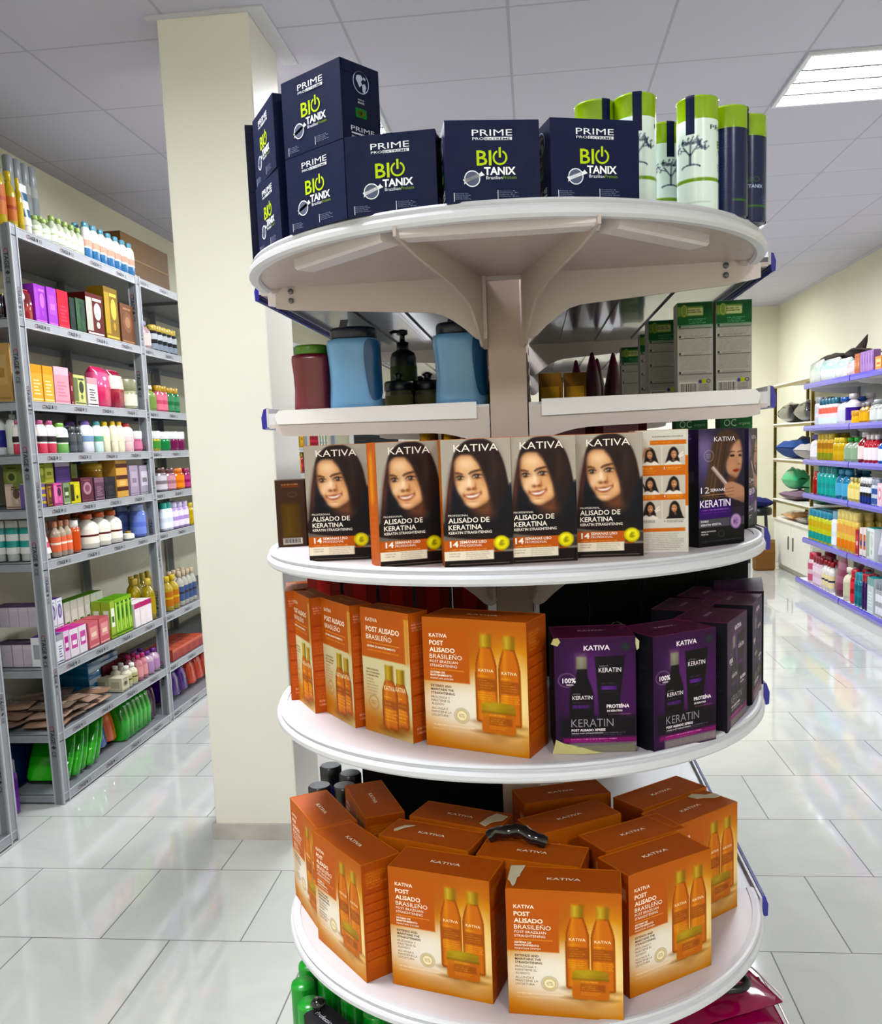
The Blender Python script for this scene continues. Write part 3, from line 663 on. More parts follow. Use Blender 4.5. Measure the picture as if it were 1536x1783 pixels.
# ---- keratin straightening kit with the portrait
def portrait_box():
    w_, d_, h_ = .084, .046, .153; dw, dh = 810, 1580
    m = carton(w_, d_, h_, '#c06f1f', '#c4742a', '#b9671f', '#d98a55')
    X = lambda pts: [(x - 80, y + .05 * (x - 80) - 112) for x, y in pts]
    p = Print(dw, dh, 106, 206, '#bab3a9'); p.glow(405, 700, 300, 900, '#c6bfb4', .5)
    p.poly(X([(100, 1300), (104, 1100), (128, 900), (152, 700), (190, 480), (218, 330), (258, 235), (330, 150), (400, 108), (500, 92), (600, 96), (690, 150), (762, 260), (812, 400), (842, 550), (862, 690), (880, 900), (900, 1300)]), '#3a2a28', soft=3)
    p.poly(X([(128, 980), (160, 720), (196, 520), (222, 400), (232, 480), (225, 640), (222, 820), (215, 1060), (120, 1060)]), '#6a443c', .9, 14)
    p.glow(*X([(170, 820)])[0], 22, 190, '#8a5a4c', .55); p.glow(*X([(560, 200)])[0], 120, 60, '#57484a', .5); p.glow(*X([(640, 420)])[0], 60, 190, '#55423e', .8); p.glow(*X([(760, 500)])[0], 40, 170, '#4a3a38', .7)
    p.poly(X([(225, 640), (262, 730), (310, 830), (352, 900), (400, 950), (480, 980), (560, 1060), (700, 1180), (200, 1180)]), '#20202c', soft=8)
    p.poly(X([(850, 668), (900, 690), (905, 1300), (640, 1160), (668, 1010), (700, 950), (790, 800)]), '#242630', soft=5)
    for k in range(4): p.line(*X([(690 + k * 20, 1000 - k * 20)])[0], *X([(840 + k * 12, 740 + k * 30)])[0], 10, '#3c3e48', .4)
    p.rect(0, 1030, dw, 1250, '#2c211f', .75, 90)
    p.poly(X([(440, 930), (540, 905), (630, 835), (660, 900), (668, 980), (640, 1040), (560, 1050), (470, 1010)]), '#8a6048', soft=22)
    face = X([(236, 520), (238, 430), (252, 350), (300, 300), (370, 290), (440, 300), (492, 350), (535, 440), (572, 545), (608, 660), (632, 760), (636, 815), (600, 862), (545, 900), (480, 936), (425, 944), (382, 925), (345, 885), (300, 805), (262, 728), (238, 640)])
    p.poly(face, '#e2b892', soft=5); sd = p.sd(face); ins = np.clip(sd / 6, 0, 1)
    p.mix(np.clip(1 - sd / 60, 0, 1) * ins * .45, '#b07c58')
    for (x, y), rx, ry, c, a in ((X([(370, 400)])[0], 110, 80, '#f6dcc0', .8), (X([(350, 660)])[0], 80, 110, '#f8dec2', .7), (X([(560, 760)])[0], 60, 90, '#f0cca8', .7), (X([(400, 620)])[0], 26, 100, '#fdebd6', .8), (X([(430, 890)])[0], 80, 38, '#f6dabc', .8), (X([(300, 720)])[0], 36, 50, '#f8dec2', .6)): p.glow(x, y, rx, ry, c, a * 1)
    p.mix(np.clip(-sd / 8, 0, 1) * 0, '#000000')
    p.poly(X([(470, 300), (540, 400), (590, 540), (630, 680), (650, 800), (690, 960), (780, 800), (760, 500), (640, 300)]), '#3c2c2a', soft=10)
    p.glow(*X([(690, 480)])[0], 45, 200, '#57453f', .7); p.glow(*X([(640, 700)])[0], 20, 160, '#4e3a34', .6)
    D = '#2e1d18'
    p.poly(X([(244, 512), (275, 508), (322, 526), (320, 534), (280, 524), (247, 526)]), D, .9, 4, sm=False); p.poly(X([(398, 520), (424, 496), (470, 478), (528, 466), (540, 474), (500, 490), (440, 506), (404, 526)]), D, .92, 4, sm=False)
    for cx, cy, rx, ry in ((288, 575, 46, 25), (492, 552, 56, 26)):
        x, y = X([(cx, cy)])[0]; p.glow(x, y - 4, rx * 1.2, ry * 1.3, '#8a5e46', .8); p.ell(x, y, rx, ry * .82, '#d8c8ba', .9, 4, rot=-.1)
        p.ell(x + 2, y, 21, 22, '#3a241a', 1, 4); p.poly([(x - rx, y + 4), (x - rx * .5, y - ry), (x + rx * .4, y - ry * 1.05), (x + rx * 1.1, y - ry * .5), (x + rx * .4, y - ry * .55), (x - rx * .5, y - ry * .4)], D, .95, 3)
        p.ell(x, y + ry * .75, rx * .9, 5, '#6a4636', .7, 4); p.ell(x - 5, y - 5, 5, 5, '#ffffff', 1, 3)
    x, y = X([(425, 700)])[0]; p.glow(x, y + 6, 60, 24, '#c08a68', .8); p.glow(x - 5, y - 18, 26, 22, '#f0d2b4', .8); p.ell(x - 34, y + 12, 13, 7, '#6e4030', .85, 6); p.ell(x + 28, y + 6, 13, 7, '#6e4030', .85, 6); p.glow(x + 48, y - 20, 14, 60, '#b98262', .6)
    p.poly(X([(336, 788), (385, 778), (430, 768), (478, 762), (526, 748), (512, 790), (478, 822), (430, 838), (388, 832), (352, 812)]), '#a8604e', soft=4)
    p.poly(X([(356, 794), (400, 790), (450, 784), (514, 762), (490, 796), (450, 814), (405, 820), (372, 812)]), '#f6efe6', soft=3)
    p.glow(*X([(330, 790)])[0], 12, 26, '#9c6a4e', .7); p.glow(*X([(535, 752)])[0], 12, 30, '#9c6a4e', .7); p.glow(*X([(435, 868)])[0], 46, 10, '#b98466', .5)
    p.rect(0, 1245, 595, 1385, '#cb7120'); p.rect(595, 1385, 700, 1412, '#b5641c'); p.rect(0, 1385, 580, 1500, '#efe6d6'); p.rect(0, 1502, dw, dh, '#2b1f1e'); p.rect(595, 1270, dw, 1385, '#2b1f1e', .6, 3); p.rect(582, 1412, dw, 1520, '#2b1f1e')
    p.greek(60, 1415, 210, 2, 32, '#a89c90', 10, .9, .2); p.greek(250, 1405, 540, 4, 24, '#a89c90', 8, .8, .3); p.rect(60, 1545, 760, 1551, '#cbbfb4', .8); p.greek(60, 1366, 500, 1, 10, '#f6d9b8', 9, .9, .05)
    x, y = 675, 1300; p.ell(x, y, 92, 92, '#ece232', 1, 2); p.glow(x - 20, y - 26, 50, 42, '#fbf78a', .9); p.ell(x, y, 80, 80, '#a89c14', .7, 2, ring=6); p.poly([(x - 30, y + 20), (x - 6, y - 34), (x + 30, y - 22), (x + 10, y), (x + 36, y + 14), (x, y + 38)], '#9c9216', .8, 3)
    for t, xx, yy, hh, ww, b in (('KATIVA', 150, 152, 92, 515, .0), ('PROFESIONAL', 60, 948, 24, 235, 0), ('ALISADO DE', 60, 1030, 64, 480, .014), ('KERATINA', 60, 1115, 62, 392, .014), ('KERATIN STRAIGHTENING', 60, 1168, 34, 505, .014), ('14', 68, 1330, 72, 100, .03), ('SEMANAS LISO', 185, 1288, 34, 315, .02), ('PROFESIONAL', 185, 1330, 30, 262, 0)):
        p.text(t, xx, yy, hh, '#f6efe6', ww, b)
    front(m, p, w_, d_, h_)
    s = Print(300, 1000, 24, 70, '#b9671f'); s.rect(60, 90, 200, 480, '#c98a2a', .9, 6); s.rect(110, 90, 130, 480, '#e6b860', .6, 8); s.greek(40, 540, 260, 20, 20, '#d88a5a', 8, .6, .3); left(m, s, w_, d_, h_); right(m, s, w_, d_, h_)
    return obj('straightening_kit_box', m, None, 'carton')
def lady(p, x0, y0, x1, y1, flip=0, arm=0, seed=0):
    "small printed how-to picture: long dark hair, light face, white towel"
    W_, H_ = x1 - x0, y1 - y0; f = (lambda u: x0 + W_ * ((1 - u) if flip else u)); g = lambda v: y0 + H_ * v
    r = np.random.RandomState(seed); P = lambda L: [(f(u), g(v)) for u, v in L]
    clip = Print(p.dw, p.dh, p.nx, p.ny, '#000000'); clip.rgb = p.rgb.copy()
    clip.rect(x0, y0, x1, y1, '#cfc8bd'); clip.poly(P([(.30, 1.02), (.28, .6), (.33, .25), (.5, .06), (.68, .2), (.78, .55), (.85, 1.02)]), '#2b1f1e', soft=2)
    clip.poly(P([(.15, 1.05), (.35, .80), (.55, .86), (.72, .78), (.92, 1.05)]), '#e8e2da' if arm != 2 else '#2b1f1e', soft=2)
    clip.ell(f(.50), g(.45), W_ * .125, H_ * .21, '#c99c7c', 1, 2); clip.glow(f(.47), g(.46), W_ * .06, H_ * .1, '#e6c3a4', .8)
    clip.rect(f(.53) - W_ * .03, g(.66), f(.53) + W_ * .05, g(.8), '#b08466', .9, 3)
    for u in (.45, .545): clip.ell(f(u), g(.41), W_ * .024, H_ * .02, '#2b1f1e', .9, 1)
    clip.ell(f(.495), g(.56), W_ * .04, H_ * .018, '#a8483c', .9, 1)
    if arm == 1: clip.line(f(.1), g(.95), f(.3), g(.15), W_ * .09, '#c09474', .95); clip.line(f(.3), g(.15), f(.5), g(.12), W_ * .08, '#c09474', .95)
    if arm == 3: clip.line(f(.04), g(.1), f(.3), g(.75), W_ * .07, '#201a1a', .95); clip.line(f(.3), g(.9), f(.7), g(.98), W_ * .12, '#e8e2da', .9)
    if arm == 4: clip.line(f(.1), g(.35), f(.3), g(.55), W_ * .05, '#f2eee8', .95); clip.line(f(.08), g(.5), f(.28), g(.62), W_ * .05, '#f2eee8', .95)
    mk = (p.X >= x0) & (p.X <= x1) & (p.Y >= y0) & (p.Y <= y1); p.rgb[mk] = clip.rgb[mk]
def steps_box():
    "the same kit turned so its how-to back shows"
    w_, d_, h_ = .066, .05, .155; dw, dh = 560, 1390
    m = carton(w_, d_, h_, '#d9d5cc', '#c97f3a', '#cfcac0', '#b98a66')
    p = Print(dw, dh, 84, 200, '#dad7cf'); p.rect(160, 115, 540, 165, '#d47f1c'); p.greek(180, 75, 520, 1, 10, '#5c554e', 9, .9, .05); p.greek(170, 140, 400, 1, 10, '#f3c9a0', 8, .9, .05)
    p.rect(0, 290, 30, 860, '#d47f1c'); p.rect(530, 290, dw, 860, '#d47f1c'); p.rect(0, 395, dw, 512, '#d47f1c'); p.rect(0, 720, dw, 790, '#d47f1c')
    for i, (x0, y0, fl, ar) in enumerate(((35, 180, 0, 1), (290, 180, 1, 4), (35, 512, 0, 3), (290, 512, 1, 0), (35, 790, 1, 4), (290, 790, 0, 2))): lady(p, x0, y0, x0 + 240, y0 + 212, fl, ar, i)
    for i, (x, y) in enumerate(((40, 440), (300, 440), (40, 758), (300, 758), (40, 1040), (300, 1040))):
        p.text(str(i + 1), x, y, 26, '#ffffff' if i < 4 else '#4c443c'); p.greek(x + 30, y - 16, x + 215, 2, 18, '#f6d9b8' if i < 4 else '#6c645c', 8, .9, .4)
    p.greek(40, 460, 230, 2, 20, '#f3c9a0', 7, .8, .3); p.rect(25, 1110, 525, 1150, '#d47f1c'); p.greek(40, 1175, 520, 10, 20, '#8c857c', 7, .7, .2)
    front(m, p, w_, d_, h_); return obj('straightening_kit_box', m, None, 'carton')
def xpress_box():
    w_, d_, h_ = .083, .034, .154; dw, dh = 500, 1330
    # design after the close-up: x 745..1250 -> 0..500
    m = carton(w_, d_, h_, '#2a2436', '#3c3446', '#1c1a22', '#5c5468')
    p = Print(dw, dh, 104, 190, '#3a3448'); p.glow(60, 330, 110, 300, '#7d6f9c', .9, 2); p.glow(60, 200, 120, 120, '#a292b8', .6); p.vgrad(600, 900, '#241c26', 0, .7)
    p.poly([(40, 830), (70, 620), (110, 420), (150, 180), (200, 60), (290, 8), (380, 30), (440, 110), (460, 220), (400, 180), (330, 300), (280, 480), (250, 640), (200, 800), (120, 850)], '#5f4a3c', soft=6)
    for k, (x, c) in enumerate(((150, '#7c6450'), (190, '#8c7058'), (240, '#4a382e'), (110, '#705844'))): p.line(x + 60, 140, x - 40, 760, 16, c, .6)
    p.poly([(335, 290), (375, 190), (440, 130), (470, 240), (475, 340), (468, 420), (460, 470), (430, 545), (395, 575), (340, 540), (300, 470), (300, 380)], '#c29a82', soft=6); p.glow(400, 250, 50, 60, '#dcb69c', .8); p.glow(360, 440, 40, 60, '#d0a68c', .6); p.glow(455, 380, 14, 60, '#e0bca4', .6)
    p.poly([(330, 540), (400, 575), (390, 640), (300, 650)], '#7a5444', soft=12)
    for cx in (365, 450): p.ell(cx, 310, 26 if cx == 365 else 16, 12, '#2c2028', 1, 3); p.poly([(cx - 34, 275), (cx, 258), (cx + 30, 268), (cx, 268)], '#3a2820', .9, 3)
    p.poly([(370, 478), (400, 465), (440, 468), (432, 488), (400, 500)], '#a04a44', soft=3); p.ell(438, 410, 14, 7, '#8a5c4a', .7, 5)
    p.poly([(130, 440), (165, 415), (325, 630), (300, 670)], '#b9a4a0', soft=3, sm=False); p.line(150, 425, 315, 640, 10, '#e8dcd8', .8); p.line(120, 440, 290, 680, 10, '#5c4c50', .8)
    p.poly([(270, 660), (330, 610), (400, 620), (500, 690), (500, 850), (430, 830), (360, 800), (290, 760)], '#c29a84', soft=4)
    for k in range(3): p.line(285, 690 + k * 36, 380, 675 + k * 40, 7, '#7c5648', .7)
    p.rect(0, 800, 360, 1015, '#4c1c7c', soft=2); p.rect(360, 830, 500, 1020, '#3c2a34', .5, 30); p.rect(0, 1015, 500, 1110, '#65636c', soft=2); p.rect(0, 1110, 500, dh, '#1c1a22')
    p.ell(110, 300, 50, 62, '#b9a8a0', .9, 2, ring=7); p.greek(80, 285, 140, 3, 18, '#d8ccc4', 8, .8, .2); p.line(20, 745, 300, 742, 6, '#d8a888'); p.greek(180, 770, 350, 1, 20, '#c98a78', 8, .8, .1)
    p.ell(405, 1065, 62, 88, '#b090b8', 1, 3); p.ell(405, 1065, 40, 60, '#e0cbe2', .8, 4, ring=7); p.ell(405, 1065, 66, 95, '#4c3460', .9, 3, ring=10); p.text('K', 380, 1095, 50, '#6c4880', 45)
    p.ell(245, 1195, 30, 36, '#8c8894', .7, 2, ring=6)
    p.greek(25, 912, 330, 1, 18, '#c9a0e0', 13, .9, .05); p.greek(25, 945, 300, 1, 18, '#a87cc8', 10, .8, .05); p.greek(25, 1270, 470, 1, 18, '#8c8894', 8, .9, .05)
    for t, x, y, hh, ww, b in (('KATIVA', 165, 140, 52, 232, .0), ('12', 22, 720, 72, 90, -.006), ('SEMANAS', 125, 705, 34, 160, .01), ('KERATIN', 12, 880, 84, 330, .01), ('DOBLE', 22, 1050, 22, 80, .02), ('KERATIN VEGETAL', 22, 1090, 22, 220, .02), ('SIMPLE BOTANICA', 22, 1165, 16, 160, .01), ('VEGETAL', 22, 1195, 16, 80, .01)):
        p.text(t, x, y, hh, '#f2eaf2', ww, b)
    front(m, p, w_, d_, h_)
    s = Print(300, 1330, 30, 110, '#1d1b22'); s.rect(0, 0, 300, 420, '#44206c', .9, 60); s.greek(90, 60, 190, 2, 40, '#b090c8', 26, .8, .1); s.rect(60, 470, 230, 600, '#4c4a54', .8); s.greek(40, 650, 260, 24, 26, '#4c4a54', 9, .7, .2); left(m, s, w_, d_, h_)
    return obj('keratin_kit_box', m, None, 'carton')

def base(px1, py1, px2, py2, z, d_, w_=None):
    "centre, heading and measured width of a carton whose front bottom corners are seen at the two points"
    A, B = at_z(px1, py1, z), at_z(px2, py2, z); e = (B - A); e.z = 0; n = Vector((-e.y, e.x, 0)).normalized()
    c = (A + B) / 2 + n * d_ / 2; return (c.x, c.y, z + .0002), math.atan2(e.y, e.x)
def patch(parent, pts, z, label):
    "torn label paper stuck on a lid"
    n = len(pts); m = MB().add([(x, y, z + .0016 + .0008 * (i % 2)) for i, (x, y) in enumerate(pts)] + [(x, y, z + .0009) for x, y in pts],
                              [tuple(range(n))] + [(i, i + n, (i + 1) % n + n, (i + 1) % n) for i in range(n)], '#d9d0b8')
    o = obj('torn_label', m, parent, 'paper'); o['label'] = label; return o

za, zb, zc, zd, ze = ZR
# top shelf: navy boxes
P = prime_box(); P['category'] = 'box'; gp = 'navy treatment boxes on the round top shelf'
A = [(base(778, 355, 942, 352, za, .062), 0, 'navy box with green lettering at the middle of the round top shelf, standing alone'),
     (base(961, 349, 1113, 352, za, .062), 0, 'rightmost navy box with green lettering, beside the white and green canisters'),
     (base(612, 378, 757, 366, za, .062), 0, 'navy box with green lettering just right of the two-box stack, its flag end showing'),
     (base(502, 410, 608, 379, za, .062), 0, 'lower navy box of the front left stack on the top shelf'),
     (base(502, 410, 608, 379, za, .062), 1, 'upper navy box of the front left stack, the highest box in the picture')]
for ((x, y, z), r), k, lb in A: stand(P, (x, y, z + k * .0892), r, lb, gp)
for k in range(2):
    l, r = base(455, 446, 489, 420, za, .062); stand(P, (l[0], l[1], l[2] + k * .0892), r - .03 * k, ('lower', 'upper')[k] + ' navy box of the shaded stack behind the front left stack', gp)
    stand(P, (l[0] - .052, l[1] + .098, l[2] + k * .0892), r - .30, ('lower', 'upper')[k] + ' navy box of the hindmost stack, almost edge on at the left rim', gp)

# canisters on the top shelf
def canister(white):
    r, h_ = .0243, .131; t = empty('spray_canister')
    b = '#e4efe9' if white else '#2c3660'; m = MB()
    m.lathe([(r * .9, 0), (r, .003), (r, h_ * .80), (r * .995, h_ * .802)], b, 36)
    p = Print(1000, 860, 110, 95, b)
    if white:
        p.greek(60, 120, 190, 30, 19, '#7f96a0', 9, .7, .2); p.rect(0, 560, 1000, 592, '#86a832'); p.greek(640, 430, 860, 3, 26, '#4c5a6c', 9, .7, .3)
        tr = '#27304e'; cx = 400
        p.line(cx, 430, cx, 330, 14, tr); p.line(cx, 345, cx - 60, 250, 9, tr); p.line(cx, 345, cx + 62, 245, 9, tr); p.line(cx, 330, cx + 5, 230, 8, tr); p.line(cx - 35, 290, cx - 90, 270, 6, tr); p.line(cx + 35, 290, cx + 95, 270, 6, tr)
        r_ = np.random.RandomState(3)
        for _ in range(60):
            a = -PI * r_.rand(); q = 60 + 60 * r_.rand(); x, y = cx + q * 1.25 * math.cos(a), 305 + q * 1.15 * math.sin(a); p.line(x, y, x + 9, y - 14, 8, tr, .95)
        for a in range(8): t0 = PI + PI * a / 8; p.line(cx + 75 * math.cos(t0), 455 + 26 * math.sin(t0), cx + 75 * math.cos(t0 + PI / 8), 455 + 26 * math.sin(t0 + PI / 8), 9, tr)
        p.rect(260, 790, 560, 794, '#8a9aa0'); p.text('PRIME', 560, 105, 46, '#27304e', 230).text('BI', 640, 270, 74, '#86a832', 90, .01).text('O', 738, 270, 74, '#86a832', 60, .01).text('TANIX', 660, 330, 42, '#27304e', 160, .02)
    else:
        p.text('BIO', 400, 470, 60, '#4c6a3c', 130).text('TANIX', 430, 530, 36, '#c9d2e4', 130, .01); p.rect(200, 700, 800, 722, '#4c7a3c'); p.greek(560, 620, 800, 3, 30, '#8c98b8', 9, .8, .3); p.greek(100, 60, 180, 26, 26, '#5c6a90', 10, .6, .3)
    C = lambda x, y, z: (-y * math.sin(x / r), y * math.cos(x / r) if 0 else -(-y) * math.cos(x / r), z)
    p.onto(m, (-r * PI * .99, -r, h_ * .80), (1, 0, 0), (0, 0, -1), 2 * PI * r * .99, h_ * .79, lift=.0002, curve=C)
    obj('body', m, t, 'can')
    g = '#9dba2e'; c = MB().lathe([(r * 1.005, h_ * .80), (r * 1.005, h_ * .975), (r * 1.03, h_ * .98), (r * 1.035, h_ * .99), (r * 1.0, h_), (r * .9, h_ * .998), (r * .86, h_ * .985), (.001, h_ * .983)], g, 36); obj('cap', c, t, 'can')
    s = MB(); k = 5; aw = .22; a0 = -.62      # navy seal strip folded over the rim
    prof = [(r * 1.02, h_ * .67), (r * 1.02, h_ * .97), (r * 1.05, h_ * .985), (r * 1.02, h_ * 1.004), (r * .84, h_ * 1.003)]
    rings = [[(q * math.sin(a0 + aw * (i / k * 2 - 1)), -q * math.cos(a0 + aw * (i / k * 2 - 1)), z) for i in range(k + 1)] for q, z in prof]
    s.loft(rings, '#1f2a52', cap=False, closed=False); obj('seal_strip', s, t, 'carton')
    return t
CW = canister(True); CN = canister(False)
for c in (CW, CN): c['category'] = 'canister'
for (px, py, kk, rz, lb) in ((1214, 165, 'w', .10, 'white canister with green cap and printed tree at the front of the canister group'),
                             (1105, 160, 'w', .62, 'white canister with green cap directly behind the rightmost navy box'),
                             (1036, 172, 'w', 1.10, 'canister of which only the green cap shows above the rightmost navy box'),
                             (1152, 190, 'w', .95, 'shaded white canister with green cap between the two bright white ones'),
                             (1267, 178, 'n', 1.9, 'navy canister with green cap next to the white tree canister'),
                             (1300, 192, 'n', .3, 'outermost navy canister with green cap at the right rim of the top shelf')):
    b = at_z(px, py, za + .131); q = .0243 + {1152: .045, 1267: .008, 1300: .012}.get(px, 0)
    stand(CW if kk == 'w' else CN, (b.x + q * b.x / b.y, b.y + q, za), rz, lb, 'green capped canisters at the right of the top shelf')
stand(CN, (.276, 1.292, za), .9, 'navy canister mostly hidden behind the outermost one at the right rim', 'green capped canisters at the right of the top shelf')

# third tier: portrait kits
K = portrait_box(); K['category'] = 'box'; gp = 'straightening kits with a smiling long haired woman printed on them'
for q, lb in (((557, 980, 657, 970), 'leftmost portrait kit box, next to the brown slim cartons'),
              ((673, 990, 776, 979), 'second portrait kit box from the left, its orange side showing'),
              ((783, 989, 893, 982), 'middle portrait kit box of the row of five'),
              ((898, 983, 1006, 975), 'fourth portrait kit box from the left'),
              ((1010, 972, 1116, 968), 'portrait kit box next to the white how-to panel box')):
    l, r = base(*q, zb, .046); r = math.radians({557: 8, 673: 24, 783: 10, 898: 11, 1010: 3}[q[0]]); stand(K, l, r, lb, gp)
l, r = base(1118, 964, 1198, 960, zb, .05); s = steps_box(); stand(s, l, .05, 'kit box turned to its white and orange back with six small how-to pictures'); s['category'] = 'box'
X_ = xpress_box(); X_['category'] = 'box'
l, r = base(1219, 954, 1294, 945, zb, .034); stand(X_, l, r, 'front purple black keratin kit box showing a woman holding a straightener', 'purple straightener kits')
l, r = base(1300, 928, 1332, 908, zb, .034); stand(X_, (l[0] - .004, l[1] + .006, l[2]), r, 'second purple and black keratin kit box, at the right rim behind the first', 'purple straightener kits')
def slim_box():
    w_, d_, h_ = .044, .040, .103; m = carton(w_, d_, h_, '#5b4438', '#4c3a30', '#7a6a28', '#8a7868')
    p = Print(400, 940, 44, 104, '#5b4438'); p.rect(70, 330, 330, 800, '#6c5426', 1, 3); p.rect(120, 360, 210, 780, '#8c7434', .6, 20); p.greek(90, 60, 320, 1, 20, '#e8a868', 22, .9, .05); p.rect(90, 84, 320, 94, '#b8592c'); p.ell(230, 200, 60, 32, '#8c7c70', .7, 3, ring=8)
    p.rect(70, 815, 340, 905, '#e6e2da')
    for k in range(16): p.rect(85 + k * 15, 825, 85 + k * 15 + 4 + 3 * (k % 3), 885, '#2b2b2b')
    front(m, p, w_, d_, h_); return obj('serum_box', m, None, 'carton')
B = slim_box(); B['category'] = 'box'
l, r = base(499, 942, 545, 939, zb, .04); stand(B, (l[0] + .017, l[1] - .10, l[2]), .30, 'slim brown serum carton with a barcode at the left rim of the third tier', 'slim brown cartons')
stand(B, (l[0] + .052, l[1] - .075, l[2]), .25, 'slim brown carton half hidden behind the leftmost portrait kit', 'slim brown cartons')

# fourth tier: duo boxes, one big kit, purple kits
D = duo_box(); D['category'] = 'box'; gp = 'narrow orange boxes showing two bottles'
for q, lb in (((518, 1215, 550, 1243), 'narrow orange duo box, third from the big orange kit, near the left rim'),
              ((570, 1240, 619, 1268), 'narrow orange duo box in the middle of the four'),
              ((639, 1270, 719, 1295), 'narrow orange duo box right beside the big orange kit')):
    l, r = base(*q, zc, .034); stand(D, l, r, lb, gp)
l, r = base(503, 1185, 513, 1213, zc, .034); stand(D, (-.384, 1.388, l[2]), math.radians(-76), 'narrow orange duo box at the far left rim, only its reddish side in view', gp)
KB = kit_box(); KB['category'] = 'box'; go = 'orange hair kit boxes with two bottles and a jar printed on them'
l, r = base(740, 1296, 927, 1322, zc, .063); stand(KB, l, r, 'large orange kit box between the narrow orange boxes and the purple kits', go)
PB = purple_box(); PB['category'] = 'box'; gp = 'purple keratin kit boxes on the fourth tier'
l, r = base(972, 1312, 1106, 1308, zc, .072); p1 = stand(PB, l, r, 'battered purple kit box with torn bottom edge, foremost on the left of the purple group', gp)
for q, lb in (((1143, 1311, 1243, 1288), 'purple kit box turned slightly left, beside the battered one'), ((1263, 1281, 1303, 1238), 'purple kit box seen at a slant, third from the battered one'), ((1305, 1240, 1330, 1190), 'purple kit box at the right rim, fourth along the edge')):
    l, r = base(*q, zc, .072); stand(PB, l, r, lb, gp)
stand(PB, (.212, 1.302, zc + .0002), math.radians(66), 'purple kit box in the second row, behind the slanted one, only its lid showing', gp)
stand(PB, (.262, 1.4, zc + .0002), math.radians(64), 'purple kit box of the back row under the edge of the third tier', gp, tilt=(.0, .0))
stand(PB, (.318, 1.485 - .03, zc + .0002), math.radians(80), 'purple kit box with its lid bulging open at the back right rim', gp)
fl = MB(); pts = []
for i in range(9): t = i / 8; pts.append([(-.050 + .1 * t, -.036, .146 + .014 * math.sin(PI * t)), (-.050 + .1 * t, .036, .148 + .004 * math.sin(PI * t))])
fl.loft(pts, '#4a2a48', cap=False, closed=False)
last = [o for o in bpy.data.objects if o.get('label', '').startswith('purple kit box with its lid bulging')][0]
lf = obj('lifted_flap', fl, last, 'carton'); lf['label'] = 'bowed dark flap'
# torn corners and hanging paper of the battered box
tn = MB(); tn.add([(-.055, -.0375, .0), (-.050, -.0375, .018), (-.040, -.038, .013), (-.022, -.0385, .009), (-.004, -.0395, .003), (.010, -.041, .0005), (-.020, -.044, .0005)], [(0, 6, 5, 4, 3, 2, 1)], '#c9c290')
tn.add([(-.0505, -.0365, .146), (-.054, -.040, .140), (-.046, -.039, .137), (-.042, -.0375, .142), (-.045, -.0370, .147)], [(0, 1, 2, 3, 4)], '#c2b888')
tn.add([(.0500, -.037, .145), (.054, -.040, .141), (.0535, -.0405, .132), (.051, -.0385, .129), (.0495, -.038, .138)], [(0, 4, 3, 2, 1)], '#c9c6a4')
tn.loft([[(.032 + .004 * i, .036, .147 + .003 * math.sin(i)), (.033 + .004 * i, .033, .148 + .003 * math.sin(i))] for i in range(5)], '#b9b48c', cap=False, closed=False)
tp = obj('torn_paper_edge', tn, p1, 'paper'); tp['label'] = 'torn yellowish cardboard'
tl = MB().add([(-.030, -.0375, .0005), (.048, -.0375, .0005), (.050, -.041, .006), (.046, -.040, .011), (-.026, -.039, .009)], [(0, 1, 2, 3, 4)], '#8d8a78'); obj('loose_tape', tl, p1, 'wrap')

# fifth tier: the crowd of orange kits
def tops(FL, FR): 
    A, B = Vector(FL), Vector(FR); e = B - A; n = Vector((-e.y, e.x)).normalized(); c = (A + B) / 2 + n * .0315
    return (c.x, c.y, zd + .0002), math.atan2(e.y, e.x)
T5 = [(base(886, 1764, 1087, 1779, zd, .063), 'foremost orange kit box of the lowest tier, torn paper at its lid corner', 'd'),
      (base(686, 1713, 858, 1749, zd, .063), 'orange kit box left of the foremost one, facing slightly left', ''),
      (base(556, 1635, 638, 1711, zd, .063), 'orange kit box at the left whose red text-covered end faces the viewer', ''),
      (base(519, 1565, 560, 1626, zd, .063), 'orange kit box at far left rim, behind the one with the red end', ''),
      (base(1101, 1738, 1235, 1682, zd, .063), 'orange kit box right of the foremost one, turned to the right', ''),
      (tops((.082, 1.180), (.205, 1.262)), 'orange kit box in the right-hand second row, its front hidden by the right front box', ''),
      (tops((.187, 1.262), (.296, 1.356)), 'orange kit box at the right rim with torn paper on the lid edge', 'f2'),
      (tops((.150, 1.325), (.262, 1.418)), 'orange kit box behind the right rim box, lid only in view', ''),
      (tops((-.006, 1.235), (.116, 1.312)), 'orange kit box in the centre right of the crowd with the plain lid', ''),
      (tops((-.030, 1.345), (.108, 1.392)), 'dark red looking orange kit box at the very back under the tier above', ''),
      (tops((-.094, 1.168), (.046, 1.134)), 'orange kit box behind the foremost one with a black band lying on it', 'k'),
      (tops((-.240, 1.230), (-.106, 1.180)), 'orange kit box, second row left, short white tear on its lid', 'j'),
      (tops((-.206, 1.300), (-.068, 1.246)), 'orange kit box, third row, pale paper patch at its right lid corner', 'i'),
      (tops((-.330, 1.420), (-.272, 1.290)), 'brownish orange kit box at the back left, turned lengthways', '')]
